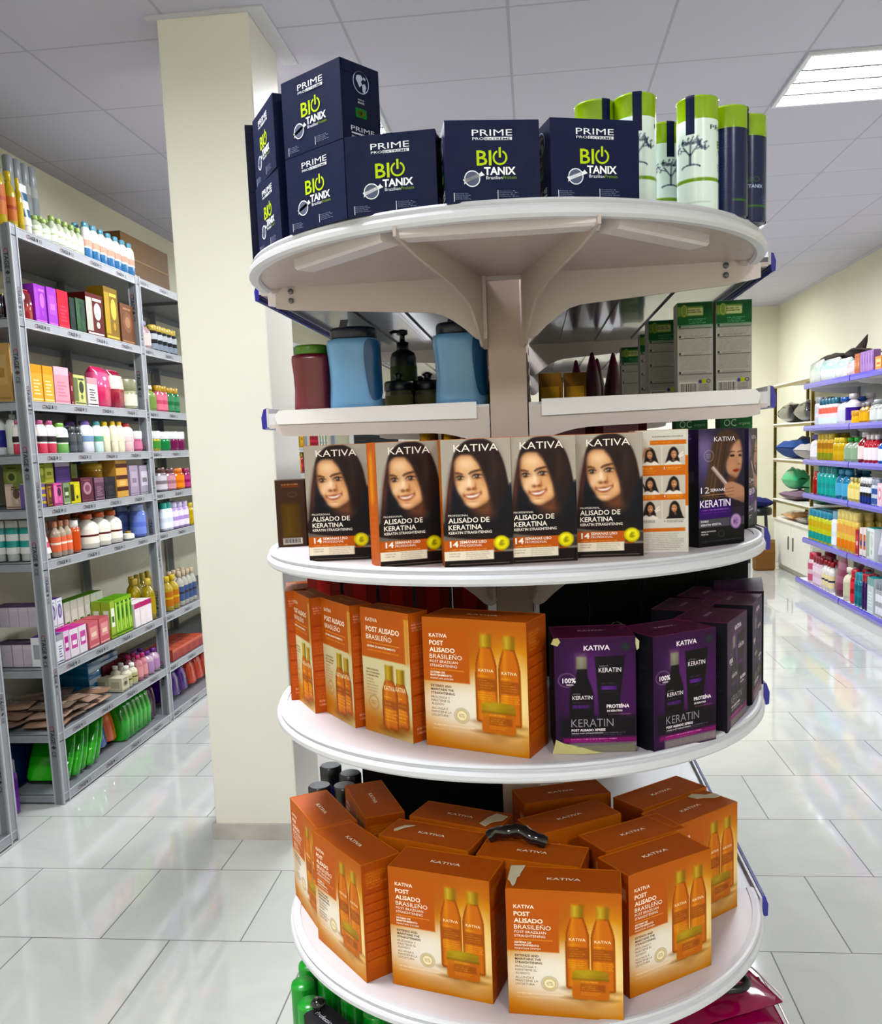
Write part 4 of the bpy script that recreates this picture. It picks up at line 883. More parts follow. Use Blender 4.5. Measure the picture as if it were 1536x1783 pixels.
for (l, r), lb, k in T5:
    o = stand(KB, l, r, lb, go)
    if k == 'd': patch(o, [(-.071, .029), (-.052, .030), (-.056, .012), (-.057, .002), (-.060, -.002), (-.061, -.020), (-.064, -.026), (-.068, -.014), (-.0715, -.008)], .170, 'torn cream label paper')
    if k == 'i': patch(o, [(.040, -.018), (.052, -.024), (.055, -.008), (.068, .004), (.070, .020), (.050, .022), (.043, .006)], .170, 'torn cream label paper')
    if k == 'f2': patch(o, [(.030, .028), (.042, .030), (.055, .016), (.070, .010), (.071, -.002), (.058, -.001), (.045, .010), (.034, .014)], .170, 'torn cream label paper')
    if k == 'j': patch(o, [(-.060, -.006), (-.050, .010), (-.036, .016), (-.048, .003), (-.054, -.010), (-.050, .000), (-.057, -.012)], .170, 'short white tear')
kk = [o for o in bpy.data.objects if 'black band lying' in o.get('label', '')][0]
a = [(-.068 + .082 * i / 14, .016 + .003 * math.sin(i), .176 + .014 * math.sin(PI * i / 14)) for i in range(15)]
bd = MB().tube([kk.matrix_basis @ Vector(p) for p in a], [.009 + .0012 * (i % 2) for i in range(15)], '#1c1a20', 12)
tag(obj('hair_band', bd, None, 'wrap'), 'black plastic wrapped band arched over an orange kit lid', 'hair band')

# ---- goods at the mouth of the main gondola, above and between the round tiers
def big_jar(body, lid, w_, h_, lab):
    t = empty('gel_jar'); a = w_ / 2
    m = MB().lathe([(a * .88, 0), (a * .97, .006), (a * .955, h_ * .12), (a * .91, h_ * .35), (a * .93, h_ * .55), (a * .99, h_ * .75), (a, h_ * .80), (a * .97, h_ * .85), (a * .80, h_ * .87)], body, 40, pw=3.2, sy=.9)
    obj('body', m, t, 'jar')
    l = MB(); rings = []
    l.lathe([(a * .84, h_ * .87), (a * .86, h_ * .88), (a * .86, h_ * .97), (a * .82, h_), (.001, h_ * 1.0)], lid, 44); 
    for k in range(22):
        t_ = 2 * PI * k / 22; c, s_ = math.cos(t_), math.sin(t_); l.add([(a * .865 * c - .001 * s_, a * .865 * s_ + .001 * c, h_ * .885), (a * .865 * c + .001 * s_, a * .865 * s_ - .001 * c, h_ * .885), (a * .865 * c + .001 * s_, a * .865 * s_ - .001 * c, h_ * .96), (a * .865 * c - .001 * s_, a * .865 * s_ + .001 * c, h_ * .96)], [(0, 1, 2, 3)], lid)
    if lab: l.prism([(-.006, 0), (.006, 0), (.009, .012), (-.003, .012)], (-a * .30, -a * .80, h_ * .99), (1, 0, 0), (0, 0, 1), (0, 1, 0), .008, lid)
    obj('lid', l, t, 'plastic')
    if lab:
        g = MB(); pts = [(.52, .83), (.80, .84), (.98, .78), (1.0, .45), (.97, .16), (.62, .14), (.45, .45), (.42, .70)]; pts = cat([(p[0] * a, p[1] * h_) for p in pts], 4)
        def on(x, z):
            rr = np.interp(z / h_, [0, .12, .35, .55, .75, .85], [.96, .955, .91, .93, .99, .97]) * a + .0015; u = min(.999, abs(x) / rr); return (x, -.9 * rr * (1 - u ** 3.2) ** (1 / 3.2), z)
        n = len(pts); cx, cz = .72 * a, .5 * h_
        V_ = [on(cx + (p[0] - cx) * q, cz + (p[1] - cz) * q) for q in (1, .66, .33) for p in pts] + [on(cx, cz)]
        g.add(V_, [(i + k * n, (i + 1) % n + k * n, (i + 1) % n + (k + 1) * n, i + (k + 1) * n) for k in range(2) for i in range(n)] + [(2 * n + i, 2 * n + (i + 1) % n, 3 * n) for i in range(n)], '#1c689c', True)
        b = [on(cx + (p[0] - cx) * q, max(.17 * h_, min(.21 * h_, p[1]))) for q in (.95,) for p in pts]
        obj('handle_grip', g, t, 'jar')
    return t
J = big_jar('#8fbde6', '#1e2440', .090, .135, 1); J['category'] = 'jar'
stand(J, (-.293, 1.502, 1.5535), .1, 'light blue frosted gel jar with dark lid beside the red jar', 'blue gel jars')
stand(J, (-.117, 1.508, 1.5535), .1, 'light blue frosted gel jar with dark lid against the white post', 'blue gel jars')
R1 = big_jar('#7c2038', '#5f8f1f', .066, .112, 0); tag(R1, 'dark red jar with green screw lid, left end of the upper side shelf', 'jar'); R1.location = (-.368, 1.512, 1.5535)
t = empty('pump_bottle', (-.228, 1.62, 1.5535)); tag(t, 'black pump bottle with a green label behind the blue jars', 'bottle')
obj('body', MB().lathe([(.022, 0), (.024, .003), (.024, .094), (.020, .104), (.010, .110)], ['#17181c', '#17181c', '#17181c', '#17181c'], 28), t, 'plastic')
obj('label', MB().lathe([(.0243, .035), (.0243, .080)], '#4c5c34', 28, cap=False), t, 'carton')
pm = MB().lathe([(.011, .108), (.011, .122), (.005, .124), (.0045, .134), (.010, .136), (.010, .143), (.004, .145)], '#131419', 20); pm.tube([(0, 0, .141), (-.014, -.010, .141), (-.020, -.014, .137)], .003, '#131419'); obj('pump', pm, t, 'plastic')
sj = empty('cream_jar'); sj['category'] = 'jar'
obj('body', MB().lathe([(.022, 0), (.025, .004), (.025, .034), (.023, .038)], '#6c6a50', 28), sj, 'jar'); obj('label', MB().lathe([(.0253, .010), (.0253, .028)], '#868262', 28, cap=False), sj, 'carton')
obj('lid', MB().lathe([(.0255, .036), (.0262, .037), (.0262, .050), (.024, .053), (.008, .053), (.006, .060), (.010, .064), (.004, .068)], '#15161c', 24), sj, 'plastic')
for i, x in enumerate((-.235, -.185, -.14)): stand(sj, (x, 1.60 + .015 * i, 1.5535), 0, ('olive cream jar with black knobbed lid, %s of three between the two blue jars') % ('left', 'middle', 'right')[i], 'olive cream jars')
for i, x in enumerate((-.21, -.155, -.10)): stand(sj, (x, 1.70 + .01 * i, 1.5535), 0, 'olive cream jar with black knobbed lid in the second row, %s one' % ('left', 'middle', 'right')[i], 'olive cream jars')
def herbal():
    w_, d_, h_ = .055, .046, .146; m = carton(w_, d_, h_, '#cfccc6', '#2c5c3c', '#bdbab4', '#7c8c7c'); p = Print(540, 1480, 62, 160, '#bab6b0')
    p.rect(0, 0, 540, 350, '#1f5c34', 1, 2); p.rect(0, 180, 540, 350, '#1c7a44', .6, 20); p.rect(0, 60, 390, 215, '#8c9a58', .9, 3); p.rect(140, 90, 390, 200, '#c3c79a', 1, 2); p.ell(105, 130, 46, 88, '#b8c06c', 1, 2, ring=22); p.ell(105, 130, 52, 96, '#2b3a1c', .9, 2, ring=5); p.greek(160, 120, 370, 2, 34, '#4c4434', 18, .9, .1); p.greek(170, 265, 440, 3, 30, '#c8dcc8', 13, .8, .3)
    for y0, n in ((400, 5), (560, 9), (830, 10), (1130, 3)):
        p.rect(20, y0, 520, y0 + 8, '#2b2724'); p.rect(22, y0 - 42, 50, y0 - 10, '#2b2724'); p.greek(90, y0 - 32, 460, 2, 18, '#8c847e', 9, .8, .3); p.greek(22, y0 + 30, 520, n, 22, '#928d88', 10, .75, .1)
    p.rect(20, 1260, 300, 1440, '#dedbd2')
    for k in range(20): p.rect(35 + k * 13, 1280, 35 + k * 13 + 3 + (k * 7 % 5), 1420, '#3c3834')
    p.ell(400, 1250, 38, 34, '#b8c820', 1, 2); p.ell(345, 1255, 24, 30, '#4c4090', .9, 2); p.ell(470, 1250, 26, 26, '#3c3834', .9, 2, ring=9); p.greek(330, 1310, 510, 6, 24, '#5c5852', 9, .7, .3)
    front(m, p, w_, d_, h_); return obj('herbal_treatment_box', m, None, 'carton')
HB = herbal(); HB['category'] = 'box'; gp = 'tall green and white herbal cartons on the upper side shelf'
rows = [(.2605, 1.515, 'tall green and white herbal carton, front left of the pair by the shelf end'), (.320, 1.515, 'tall green and white herbal carton nearest the right end of the shelf'),
        (.2400, 1.72, 'shaded herbal carton right behind the front pair'), (.250, 1.93, 'shaded herbal carton in the middle of the receding file'), (.236, 2.18, 'shaded herbal carton further back in the file'), (.262, 2.42, 'last shaded herbal carton of the file'), (.318, 1.64, 'herbal carton hidden behind the right front one')]
for i, (x, y, lb) in enumerate(rows): stand(HB, (x, y, 1.5535), .02 * (i % 3 - 1), lb, gp)
cone = empty('pointed_bottle'); cone['category'] = 'bottle'
obj('body', MB().lathe([(.024, 0), (.026, .01), (.022, .07), (.012, .12)], '#5c1c38', 22), cone, 'plastic'); obj('tip', MB().lathe([(.012, .12), (.004, .15), (.001, .153)], '#7c2c50', 16), cone, 'plastic')
for i, (x, y) in enumerate(((.150, 2.30), (.205, 2.34), (.175, 2.48), (.12, 2.5))): stand(cone, (x, y, 1.5535), 0, 'dark magenta pointed bottle in the gloom of the right upper shelf, %s' % ('nearest', 'right one', 'behind the nearest', 'left rear one')[i], 'dark magenta pointed bottles')
yb_ = carton(.05, .04, .09, '#8a6418', '#a07820', '#6c4c14'); yb_.box(-.02, -.0205, .02, .02, -.0201, .06, '#b8902c'); Y1 = obj('oil_box', yb_, None, 'carton'); Y1['category'] = 'box'
for i, (x, y) in enumerate(((.04, 2.1), (.098, 2.12), (.05, 2.25))): stand(Y1, (x, y, 1.5535), 0, 'ochre carton deep on the right upper shelf beside the post, %s' % ('front left', 'front right', 'behind')[i], 'ochre cartons')
# below: cartons with green tops, magenta carton, black tubes
oc = carton(.052, .04, .2, '#4f8a62', '#4c7c5a', '#3c6a4c', '#7c4444'); oc.box(-.026, -.0205, .0, .026, -.0201, .150, '#dad7cf')
put_text(oc, 'OC', (-.020, -.0206, .168), (1, 0, 0), (0, 0, 1), 0, 0, .012, '#cfe6d2', .020, .01); put_text(oc, 'organic', (.004, -.0206, .170), (1, 0, 0), (0, 0, 1), 0, 0, .005, '#b8d8bc', .018)
OC = obj('green_top_box', oc, None, 'carton'); OC['category'] = 'box'
stand(OC, (.262, 1.56, 1.3356), 0, 'green topped carton lettered in white behind the purple straightener kit, left one', 'green topped cartons'); stand(OC, (.334, 1.56, 1.3356), 0, 'green topped carton lettered in white behind the purple straightener kit, right one', 'green topped cartons')
mg = carton(.09, .05, .195, '#7c1838', '#8c2044', '#5c1028'); mg.box(-.03, -.0255, .12, .03, -.0252, .18, '#b89098'); MG = obj('magenta_box', mg, None, 'carton'); MG['category'] = 'box'
for i, (x, y) in enumerate(((.150, 1.62), (.06, 1.64), (.155, 1.74))): stand(MG, (x, y, 1.3356), .05, 'dark magenta carton behind the portrait kits, %s' % ('right one', 'beside the post', 'in the second row')[i], 'dark magenta cartons')
bt = empty('black_tube_bottle'); bt['category'] = 'bottle'
obj('body', MB().lathe([(.017, 0), (.018, .004), (.018, .14), (.014, .148)], '#1a181a', 22), bt, 'gloss'); obj('cap', MB().lathe([(.0165, .148), (.0175, .15), (.0175, .183), (.016, .186)], '#b08838', 22), bt, 'foil')
for i, x in enumerate((-.19, -.15, -.11)): stand(bt, (x, 1.64, 1.3356), 0, 'black bottle with gold cap left of the post behind the portrait kits, %s of three' % ('left', 'middle', 'right')[i], 'black bottles with gold caps')
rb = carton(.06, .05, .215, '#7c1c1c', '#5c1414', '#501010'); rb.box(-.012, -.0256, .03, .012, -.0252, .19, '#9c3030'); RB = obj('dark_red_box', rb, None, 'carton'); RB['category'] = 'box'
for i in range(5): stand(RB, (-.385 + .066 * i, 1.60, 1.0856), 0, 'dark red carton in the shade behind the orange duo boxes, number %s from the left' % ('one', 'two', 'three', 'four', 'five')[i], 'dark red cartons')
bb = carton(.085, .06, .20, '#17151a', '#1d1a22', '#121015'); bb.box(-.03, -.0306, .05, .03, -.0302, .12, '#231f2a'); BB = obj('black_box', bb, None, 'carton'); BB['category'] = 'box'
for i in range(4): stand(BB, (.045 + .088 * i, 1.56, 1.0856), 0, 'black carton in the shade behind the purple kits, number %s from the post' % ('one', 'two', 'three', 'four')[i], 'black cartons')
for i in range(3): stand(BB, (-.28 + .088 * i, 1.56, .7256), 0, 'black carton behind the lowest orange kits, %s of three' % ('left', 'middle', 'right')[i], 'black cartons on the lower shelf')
pu = empty('violet_bottle'); pu['category'] = 'bottle'
obj('body', MB().lathe([(.021, 0), (.023, .004), (.023, .13), (.018, .14)], '#2c1a6c', 24), pu, 'gloss'); obj('cap', MB().lathe([(.019, .14), (.0205, .142), (.0205, .172), (.018, .175)], '#15151c', 24), pu, 'plastic')
for i, (x, y) in enumerate(((-.395, 1.50), (-.352, 1.56), (-.398, 1.60), (-.35, 1.50))): stand(pu, (x, y, .7256), 0, 'violet bottle with black cap at the left end of the lower side shelf, %s' % ('outermost front', 'inner rear', 'outermost rear', 'inner front')[i], 'violet bottles')

# ---- lowest round tier: green lidded bottles, black box, magenta pouches
gb = empty('green_capped_bottle'); gb['category'] = 'bottle'
obj('body', MB().lathe([(.017, 0), (.0185, .004), (.0185, .16), (.0175, .168)], '#5cb83a', 24), gb, 'gloss'); obj('cap', MB().lathe([(.018, .168), (.019, .17), (.019, .232), (.0175, .2365), (.001, .2370)], '#22a038', 28), gb, 'plastic')
spots = [(-.386, 1.292), (-.362, 1.242), (-.388, 1.345), (-.346, 1.305), (-.300, 1.262), (-.306, 1.320), (-.258, 1.225), (-.262, 1.275), (-.215, 1.185), (-.345, 1.36), (-.215, 1.24)]
word = ('outermost at the left rim', 'second along the rim', 'rearmost by the rim', 'in the second row', 'third along the rim', 'inside the third', 'fourth along the rim', 'inside the fourth', 'fifth along the rim', 'deep in the second row', 'innermost, nearest the pouches')
for (x, y), wd in zip(spots, word): stand(gb, (x, y, ze + .0003), 0, 'bottle with bright green cap under the lowest orange kits, ' + wd, 'green capped bottles on the bottom tier')
kx = MB().rbox(-.045, -.02, 0, .045, .02, .11, '#39383c', .004); put_text(kx, 'Professional', (-.03, -.008, .11), (1, 0, 0), (0, 1, 0), 0, 0, .008, '#d8d8dc', .05, lift=.0015)
bk = obj('black_gift_box', kx, None, 'carton'); tag(bk, 'dark grey box with white script on its lid standing in front of the green caps', 'box'); bk.location = (-.316, 1.186, ze + .1353); bk.rotation_euler = (0, 0, -.75)
kn = MB().lathe([(.004, .11), (.004, .116), (.010, .119), (.012, .124), (.008, .129), (.001, .130)], '#1d1c20', 20, cx=-.032); obj('knob', kn, bk, 'gloss')
ks = MB().rbox(-.044, -.020, 0, .044, .020, .135, '#3c3a3e', .003); o = obj('grey_box', ks, None, 'carton'); tag(o, 'plain dark box carrying the black gift box on the bottom tier', 'box'); o.location = (-.316, 1.186, ze + .0002); o.rotation_euler = (0, 0, -.75)
def pouch(w_, d_, h_, c0, c1, seed, name='pouch', mat='wrap'):
    r = random.Random(seed); m = MB(); nx, ny = 16, 10; top, bot = [], []
    for j in range(ny + 1):
        for i in range(nx + 1):
            u, v = i / nx * 2 - 1, j / ny * 2 - 1; q = max(0, (1 - abs(u) ** 3) * (1 - abs(v) ** 3)) ** .6
            wv = .12 * math.sin(5 * u + seed) * math.cos(4 * v + seed * 2) + .06 * math.sin(11 * u - 7 * v)
            top.append((u * w_ / 2, v * d_ / 2, h_ * .5 + h_ * .5 * q * (1 + wv) * .9 + h_ * .08 * math.sin(3 * u + seed))); bot.append((u * w_ / 2, v * d_ / 2, h_ * .5 - h_ * .5 * q))
    n = len(top); fs, cl = [], []
    for j in range(ny):
        for i in range(nx):
            a = j * (nx + 1) + i; fs.append((a, a + 1, a + nx + 2, a + nx + 1)); cl.append(lin(c1 if (abs(i - nx / 2) < nx * .28 and abs(j - ny / 2) < ny * .3) else c0))
            fs.append((n + a, n + a + nx + 1, n + a + nx + 2, n + a + 1)); cl.append(lin(c0))
    m.add(top + bot, fs, cl, True); return obj(name, m, None, mat)
mp = pouch(.19, .13, .019, '#a01c58', '#b4306c', 2, 'magenta_pouch'); mp['category'] = 'pouch'
cl = MB().tube([(.099, -.06, .011), (.101, 0, .012), (.099, .06, .011)], .0016, '#e8d8e0'); obj('sealed_edge', cl, mp, 'wrap')
for i in range(12): stand(mp, (.236 + .006 * math.sin(i * 2.1), 1.285 + .008 * math.cos(i * 1.7), ze + .001 + i * .0205), math.radians(14 + 9 * math.sin(i * 3)), 'shiny magenta pouch in the stack under the lowest tier, %s from bottom' % ('first', 'second', 'third', 'fourth', 'fifth', 'sixth', 'seventh', 'eighth', 'ninth', 'tenth', 'eleventh', 'topmost, twelfth')[i], 'magenta pouches', tilt=(.04, -.06))
rg = MB(); rg.tube([(.028 * math.cos(2 * PI * i / 24), .020 * math.sin(2 * PI * i / 24), 0) for i in range(25)], .006, '#1b1b1f'); o = obj('tape_ring', rg, None, 'plastic'); tag(o, 'small black ring lying on the magenta pouches', 'ring'); o.location = (.262, 1.262, ze + .2735)
# ================================================================== goods on the racks
ORD_ = ['first', 'second', 'third', 'fourth', 'fifth', 'sixth', 'seventh', 'eighth', 'ninth', 'tenth']
def g_box(w_, d_, h_, c):
    "carton: body, panel, accent"
    m = carton(w_, d_, h_, c[0], c[3] if len(c) > 3 else c[0], c[0]); a = w_ / 2; f = -d_ / 2 - .0004
    k = sum(map(ord, c[0] + c[1] + c[2])) % 4; E = lambda cx, cz, rx, rz, col, q=0: m.prism([(cx + rx * math.cos(2 * PI * t / 20), cz + rz * math.sin(2 * PI * t / 20)) for t in range(20)], (0, f + .0006 - q, 0), (1, 0, 0), (0, 0, 1), (0, -1, 0), .0008, col)
    if k == 0: m.box(-a * .72, f, h_ * .30, a * .72, -d_ / 2 + .001, h_ * .80, c[1]); m.box(-a * .5, f - .0004, h_ * .42, a * .5, f + .001, h_ * .58, c[2])
    elif k == 1: E(0, h_ * .55, a * .7, h_ * .26, c[1]); E(0, h_ * .55, a * .4, h_ * .14, c[2], .0005); m.box(-a * .6, f, h_ * .86, a * .6, -d_ / 2 + .001, h_ * .91, c[2])
    elif k == 2: m.box(-a, f, h_ * .78, a, -d_ / 2 + .001, h_ * .999, c[1]); [m.box(-a * .6, f, h_ * (.2 + .09 * t), a * (.6 - .2 * (t % 3)), -d_ / 2 + .001, h_ * (.235 + .09 * t), c[2]) for t in range(5)]
    else: m.box(-a * .999, f, h_ * .12, -a * .3, -d_ / 2 + .001, h_ * .9, c[1]); E(a * .3, h_ * .6, a * .4, h_ * .2, c[2]); E(a * .3, h_ * .28, a * .2, h_ * .08, c[1]); m.box(-a * .2, f, h_ * .84, a * .8, -d_ / 2 + .001, h_ * .90, c[2])
    m.box(-a * .9, f, h_ * .05, a * .9, -d_ / 2 + .001, h_ * .085, c[2])
    m.box(-a - .0004, -d_ * .3, h_ * .25, -a + .001, d_ * .3, h_ * .75, c[1])
    return 'carton_box', 'box', [('body', m, 'carton')]
def g_bottle(w_, d_, h_, c):
    "body, cap, label, accent"
    r = w_ / 2; s = d_ / w_; ch = h_ * .16
    b = MB().lathe([(r * .9, 0), (r, h_ * .02), (r, h_ * .62), (r * .82, h_ * .72), (r * .42, h_ * .80), (r * .38, h_ - ch)], c[0], 18, sy=s)
    l = MB().lathe([(r * 1.015, h_ * .14), (r * 1.015, h_ * .34), (r * 1.015, h_ * .40), (r * 1.015, h_ * .56)], [c[2], c[3] if len(c) > 3 else c[2], c[2]], 18, sy=s, cap=False)
    k = MB().lathe([(r * .44, h_ - ch * 1.02), (r * .48, h_ - ch), (r * .46, h_ * .99), (r * .40, h_)], c[1], 16)
    return 'bottle', 'bottle', [('body', b, 'gloss'), ('label', l, 'carton'), ('cap', k, 'plastic')]
def g_clear(w_, d_, h_, c):
    a = g_bottle(w_, d_, h_, c); a[2][0] = ('body', a[2][0][1], 'liquid'); return a
def g_slim(w_, d_, h_, c):
    r = w_ / 2; s = d_ / w_
    b = MB().lathe([(r * .9, 0), (r, h_ * .015), (r, h_ * .74), (r * .8, h_ * .78)], [c[0], c[0], c[0]], 18, sy=s)
    l = MB().lathe([(r * 1.015, h_ * .08), (r * 1.015, h_ * .3), (r * 1.015, h_ * .45), (r * 1.015, h_ * .66)], [c[3] if len(c) > 3 else c[2], c[0], c[2]], 18, sy=s, cap=False)
    k = MB().lathe([(r * .80, h_ * .78), (r * .84, h_ * .785), (r * .82, h_ * .985), (r * .7, h_)], c[1], 16, sy=s)
    return 'spray_bottle', 'bottle', [('body', b, 'gloss'), ('label', l, 'carton'), ('cap', k, 'plastic')]
def g_jar(w_, d_, h_, c):
    r = w_ / 2
    b = MB().lathe([(r * .85, 0), (r * .97, h_ * .06), (r * .97, h_ * .6), (r * .9, h_ * .66)], c[0], 20)
    l = MB().lathe([(r * .985, h_ * .12), (r * .985, h_ * .5)], c[2], 20, cap=False); k = MB().lathe([(r * .98, h_ * .62), (r, h_ * .64), (r, h_ * .97), (r * .95, h_)], c[1], 20)
    return 'jar', 'jar', [('body', b, 'gloss'), ('label', l, 'carton'), ('cap', k, 'plastic')]
def g_talc(w_, d_, h_, c):
    r = w_ / 2; s = d_ / w_
    b = MB().lathe([(r * .85, 0), (r * .95, h_ * .03), (r * .93, h_ * .30), (r, h_ * .55), (r * .92, h_ * .78), (r * .55, h_ * .87)], [c[2], c[2], c[0], c[0], c[0]], 20, sy=s, pw=2.6)
    l = MB().lathe([(r * 1.005, h_ * .35), (r * 1.012, h_ * .52)], c[3] if len(c) > 3 else c[2], 20, sy=s * .98, cap=False, pw=2.6)
    k = MB().lathe([(r * .56, h_ * .86), (r * .62, h_ * .87), (r * .6, h_ * .98), (r * .5, h_)], c[1], 18, sy=s)
    return 'powder_bottle', 'bottle', [('body', b, 'plastic'), ('label', l, 'carton'), ('cap', k, 'plastic')]
def g_pump(w_, d_, h_, c):
    r = w_ / 2; s = d_ / w_
    b = MB().lathe([(r * .9, 0), (r, h_ * .02), (r, h_ * .60), (r * .8, h_ * .70), (r * .4, h_ * .74)], c[0], 18, sy=s); l = MB().lathe([(r * 1.015, h_ * .15), (r * 1.015, h_ * .5)], c[2], 18, sy=s, cap=False)
    k = MB().lathe([(r * .42, h_ * .73), (r * .42, h_ * .82), (r * .14, h_ * .83), (r * .14, h_ * .93), (r * .3, h_ * .94), (r * .28, h_)], c[1], 14); k.tube([(0, 0, h_ * .965), (-r * .8, 0, h_ * .955)], r * .12, c[1])
    return 'pump_bottle', 'bottle', [('body', b, 'gloss'), ('label', l, 'carton'), ('pump', k, 'plastic')]
def g_tube(w_, d_, h_, c):
    r = w_ / 2; rings = []
    for k in range(6):
        t = k / 5; rings.append([(r * (1 - .0 * t) * math.cos(2 * PI * i / 16), d_ / 2 * (1 - .92 * t) * math.sin(2 * PI * i / 16), h_ * (.18 + .82 * t)) for i in range(16)])
    b = MB().loft(rings, [c[0], c[2], c[0], c[2], c[0]]); k = MB().lathe([(r * .8, 0), (r * .86, h_ * .01), (r * .86, h_ * .18)], c[1], 16, sy=d_ / w_)
    return 'cream_tube', 'tube', [('body', b, 'plastic'), ('cap', k, 'plastic')]
def g_pack(w_, d_, h_, c):
    "upright soft pack with pleats and a pinched top"
    rings = []; n = 24
    for z, q, f in ((0, .85, .8), (.06, 1, 1), (.5, 1.02, 1.05), (.85, .98, .85), (.97, .95, .25), (1, .95, .12)):
        rings.append([(w_ / 2 * q * math.copysign(abs(math.cos(2 * PI * i / n)) ** .6, math.cos(2 * PI * i / n)), d_ / 2 * f * (1 + .08 * (i % 2)) * math.copysign(abs(math.sin(2 * PI * i / n)) ** .6, math.sin(2 * PI * i / n)), h_ * z) for i in range(n)])
    b = MB().loft(rings, [c[0], c[0], c[1], c[0], c[2]]); return 'soft_pack', 'pack', [('body', b, 'wrap')]
def g_stack(w_, d_, h_, c):
    m = carton(w_, d_, h_, c[0], c[0], c[0]); f = -d_ / 2 - .0005
    for k in range(3): m.box(-w_ * .5, f, h_ * (.16 + k * .3), w_ * .5, -d_ / 2 + .001, h_ * (.27 + k * .3), c[1])
    m.box(-w_ * .3, f - .0004, h_ * .3, w_ * .3, f + .001, h_ * .42, c[2]); return 'carton_box', 'box', [('body', m, 'carton')]
KIND = dict(box=g_box, bottle=g_bottle, clear=g_clear, slim=g_slim, jar=g_jar, talc=g_talc, pump=g_pump, tube=g_tube, pack=g_pack, stack=g_stack)
def make(kind, w_, d_, h_, c):
    nm, cat_, parts = KIND[kind](w_, d_, h_, c)
    if len(parts) == 1: o = obj(nm, parts[0][1], None, parts[0][2])
    else:
        o = empty(nm)
        for n, m, mt in parts: obj(n, m, o, mt)
    o['category'] = cat_; return o
def shelf_row(side, plane, z, where, items):
    """items: (x0, x1, ytop, count, kind, colours, description[, depth, back rows]) measured along a shelf edge.
    side 'L': rack faces +X, 'R': wall shelf faces -X, 'E': rack end faces the viewer"""
    for it in items:
        x0, x1, yt, n, kind, c, desc = it[:7]; back = it[7] if len(it) > 7 else 0; zz = z + (it[8] if len(it) > 8 else 0); dd = it[9] if len(it) > 9 else None
        if side == 'E': a, b = solve_x(x0, plane, zz), solve_x(x1, plane, zz)
        else: a, b = solve_y(x0, plane, zz), solve_y(x1, plane, zz)
        w_ = abs(b - a) / n; wid = w_ * .94; dep = dd or (min(wid, .09) if kind in ('box', 'stack') else wid * (.6 if kind in ('talc', 'pack') else .9)); dep = min(dep, .12)
        mid = (a + b) / 2; X, Y = (mid, plane) if side == 'E' else (plane, mid)
        h_ = max(.03, solve_z(yt, X, Y) - zz); o0 = make(kind, wid, dep, h_, c)
        grp = desc + 's ' + where if n * (back + 1) > 1 else None
        for r in range(back + 1):
            for i in range(n):
                q = a + (b - a) * (i + .5) / n
                if side == 'E': loc = (q, plane + dep / 2 + r * dep * 1.08, zz); rz = 0
                elif side == 'L': loc = (plane - dep / 2 - r * dep * 1.08, q, zz); rz = PI / 2
                else: loc = (plane + dep / 2 + r * dep * 1.08, q, zz); rz = -PI / 2
                pos = '' if n == 1 else ', ' + (ORD_[i] if i < 10 else 'number %d' % (i + 1)) + (' from left' if side != 'R' else ' from back')
                lb = desc + pos + (', rear row' if r == 1 else ', third row' if r == 2 else '') + ', ' + where
                stand(o0, (loc[0], loc[1], zz + .0045 * (side != 'R')), rz + rnd.uniform(-.05, .05), lb, grp)
W, LG = '#e8e8e4', '#dfe6cf'
PX = -2.10
shelf_row('L', PX, RZ[0], 'top of left rack', [
    (2, 22, 268, 1, 'clear', ['#d8c23a', '#d8c02a', '#c98a5c', '#c0705c'], 'big yellow bottle'), (24, 38, 300, 1, 'clear', ['#d8c23a', '#d8c02a', '#c98a5c', '#b8685c'], 'yellow bottle with pink label', 0), (39, 48, 312, 1, 'clear', ['#d0bc34', '#d8c02a', '#c9b43c'], 'narrow yellow bottle'),
    (49, 64, 322, 1, 'tube', [W, '#e4e4e0', '#3c6c8c'], 'white tube with a blue band'),
    (66, 95, 380, 2, 'clear', [LG, '#b4cc84', '#eef0e4', '#c8d8b0'], 'pale green bottle of the lower pair', 1), (96, 152, 388, 5, 'clear', [LG, '#b4cc84', '#eef0e4', '#c8d8b0'], 'pale green bottle of the long row', 1),
    (153, 240, 408, 7, 'talc', [W, '#6fa4b8', '#3f7ca8', '#d8b0a0'], 'white bottle with light blue cap', 1)])
shelf_row('L', -2.30, RZ[0], 'back of left rack top', [(30, 82, 283, 4, 'slim', ['#b8bcb8', '#a8acb0', '#9ca0a0'], 'tall wrapped grey-white bottle', 0), (0, 26, 262, 2, 'clear', ['#b8c4a8', '#9cac8c', '#8c9c84'], 'tall dim green bottle', 0)])
cb = carton(.62, .30, .235, '#7c6444', '#8c7450', '#6f583c', '#5c4830'); cb.box(-.31, -.152, .110, .31, -.150, .118, '#9c8660')
o = obj('cardboard_box', cb, None, 'carton'); tag(o, 'brown cardboard shipping box on top of the left rack next to the pillar', 'box'); o.location = (-2.29, 5.02, RZ[0] + .006); o.rotation_euler = (0, 0, PI / 2)
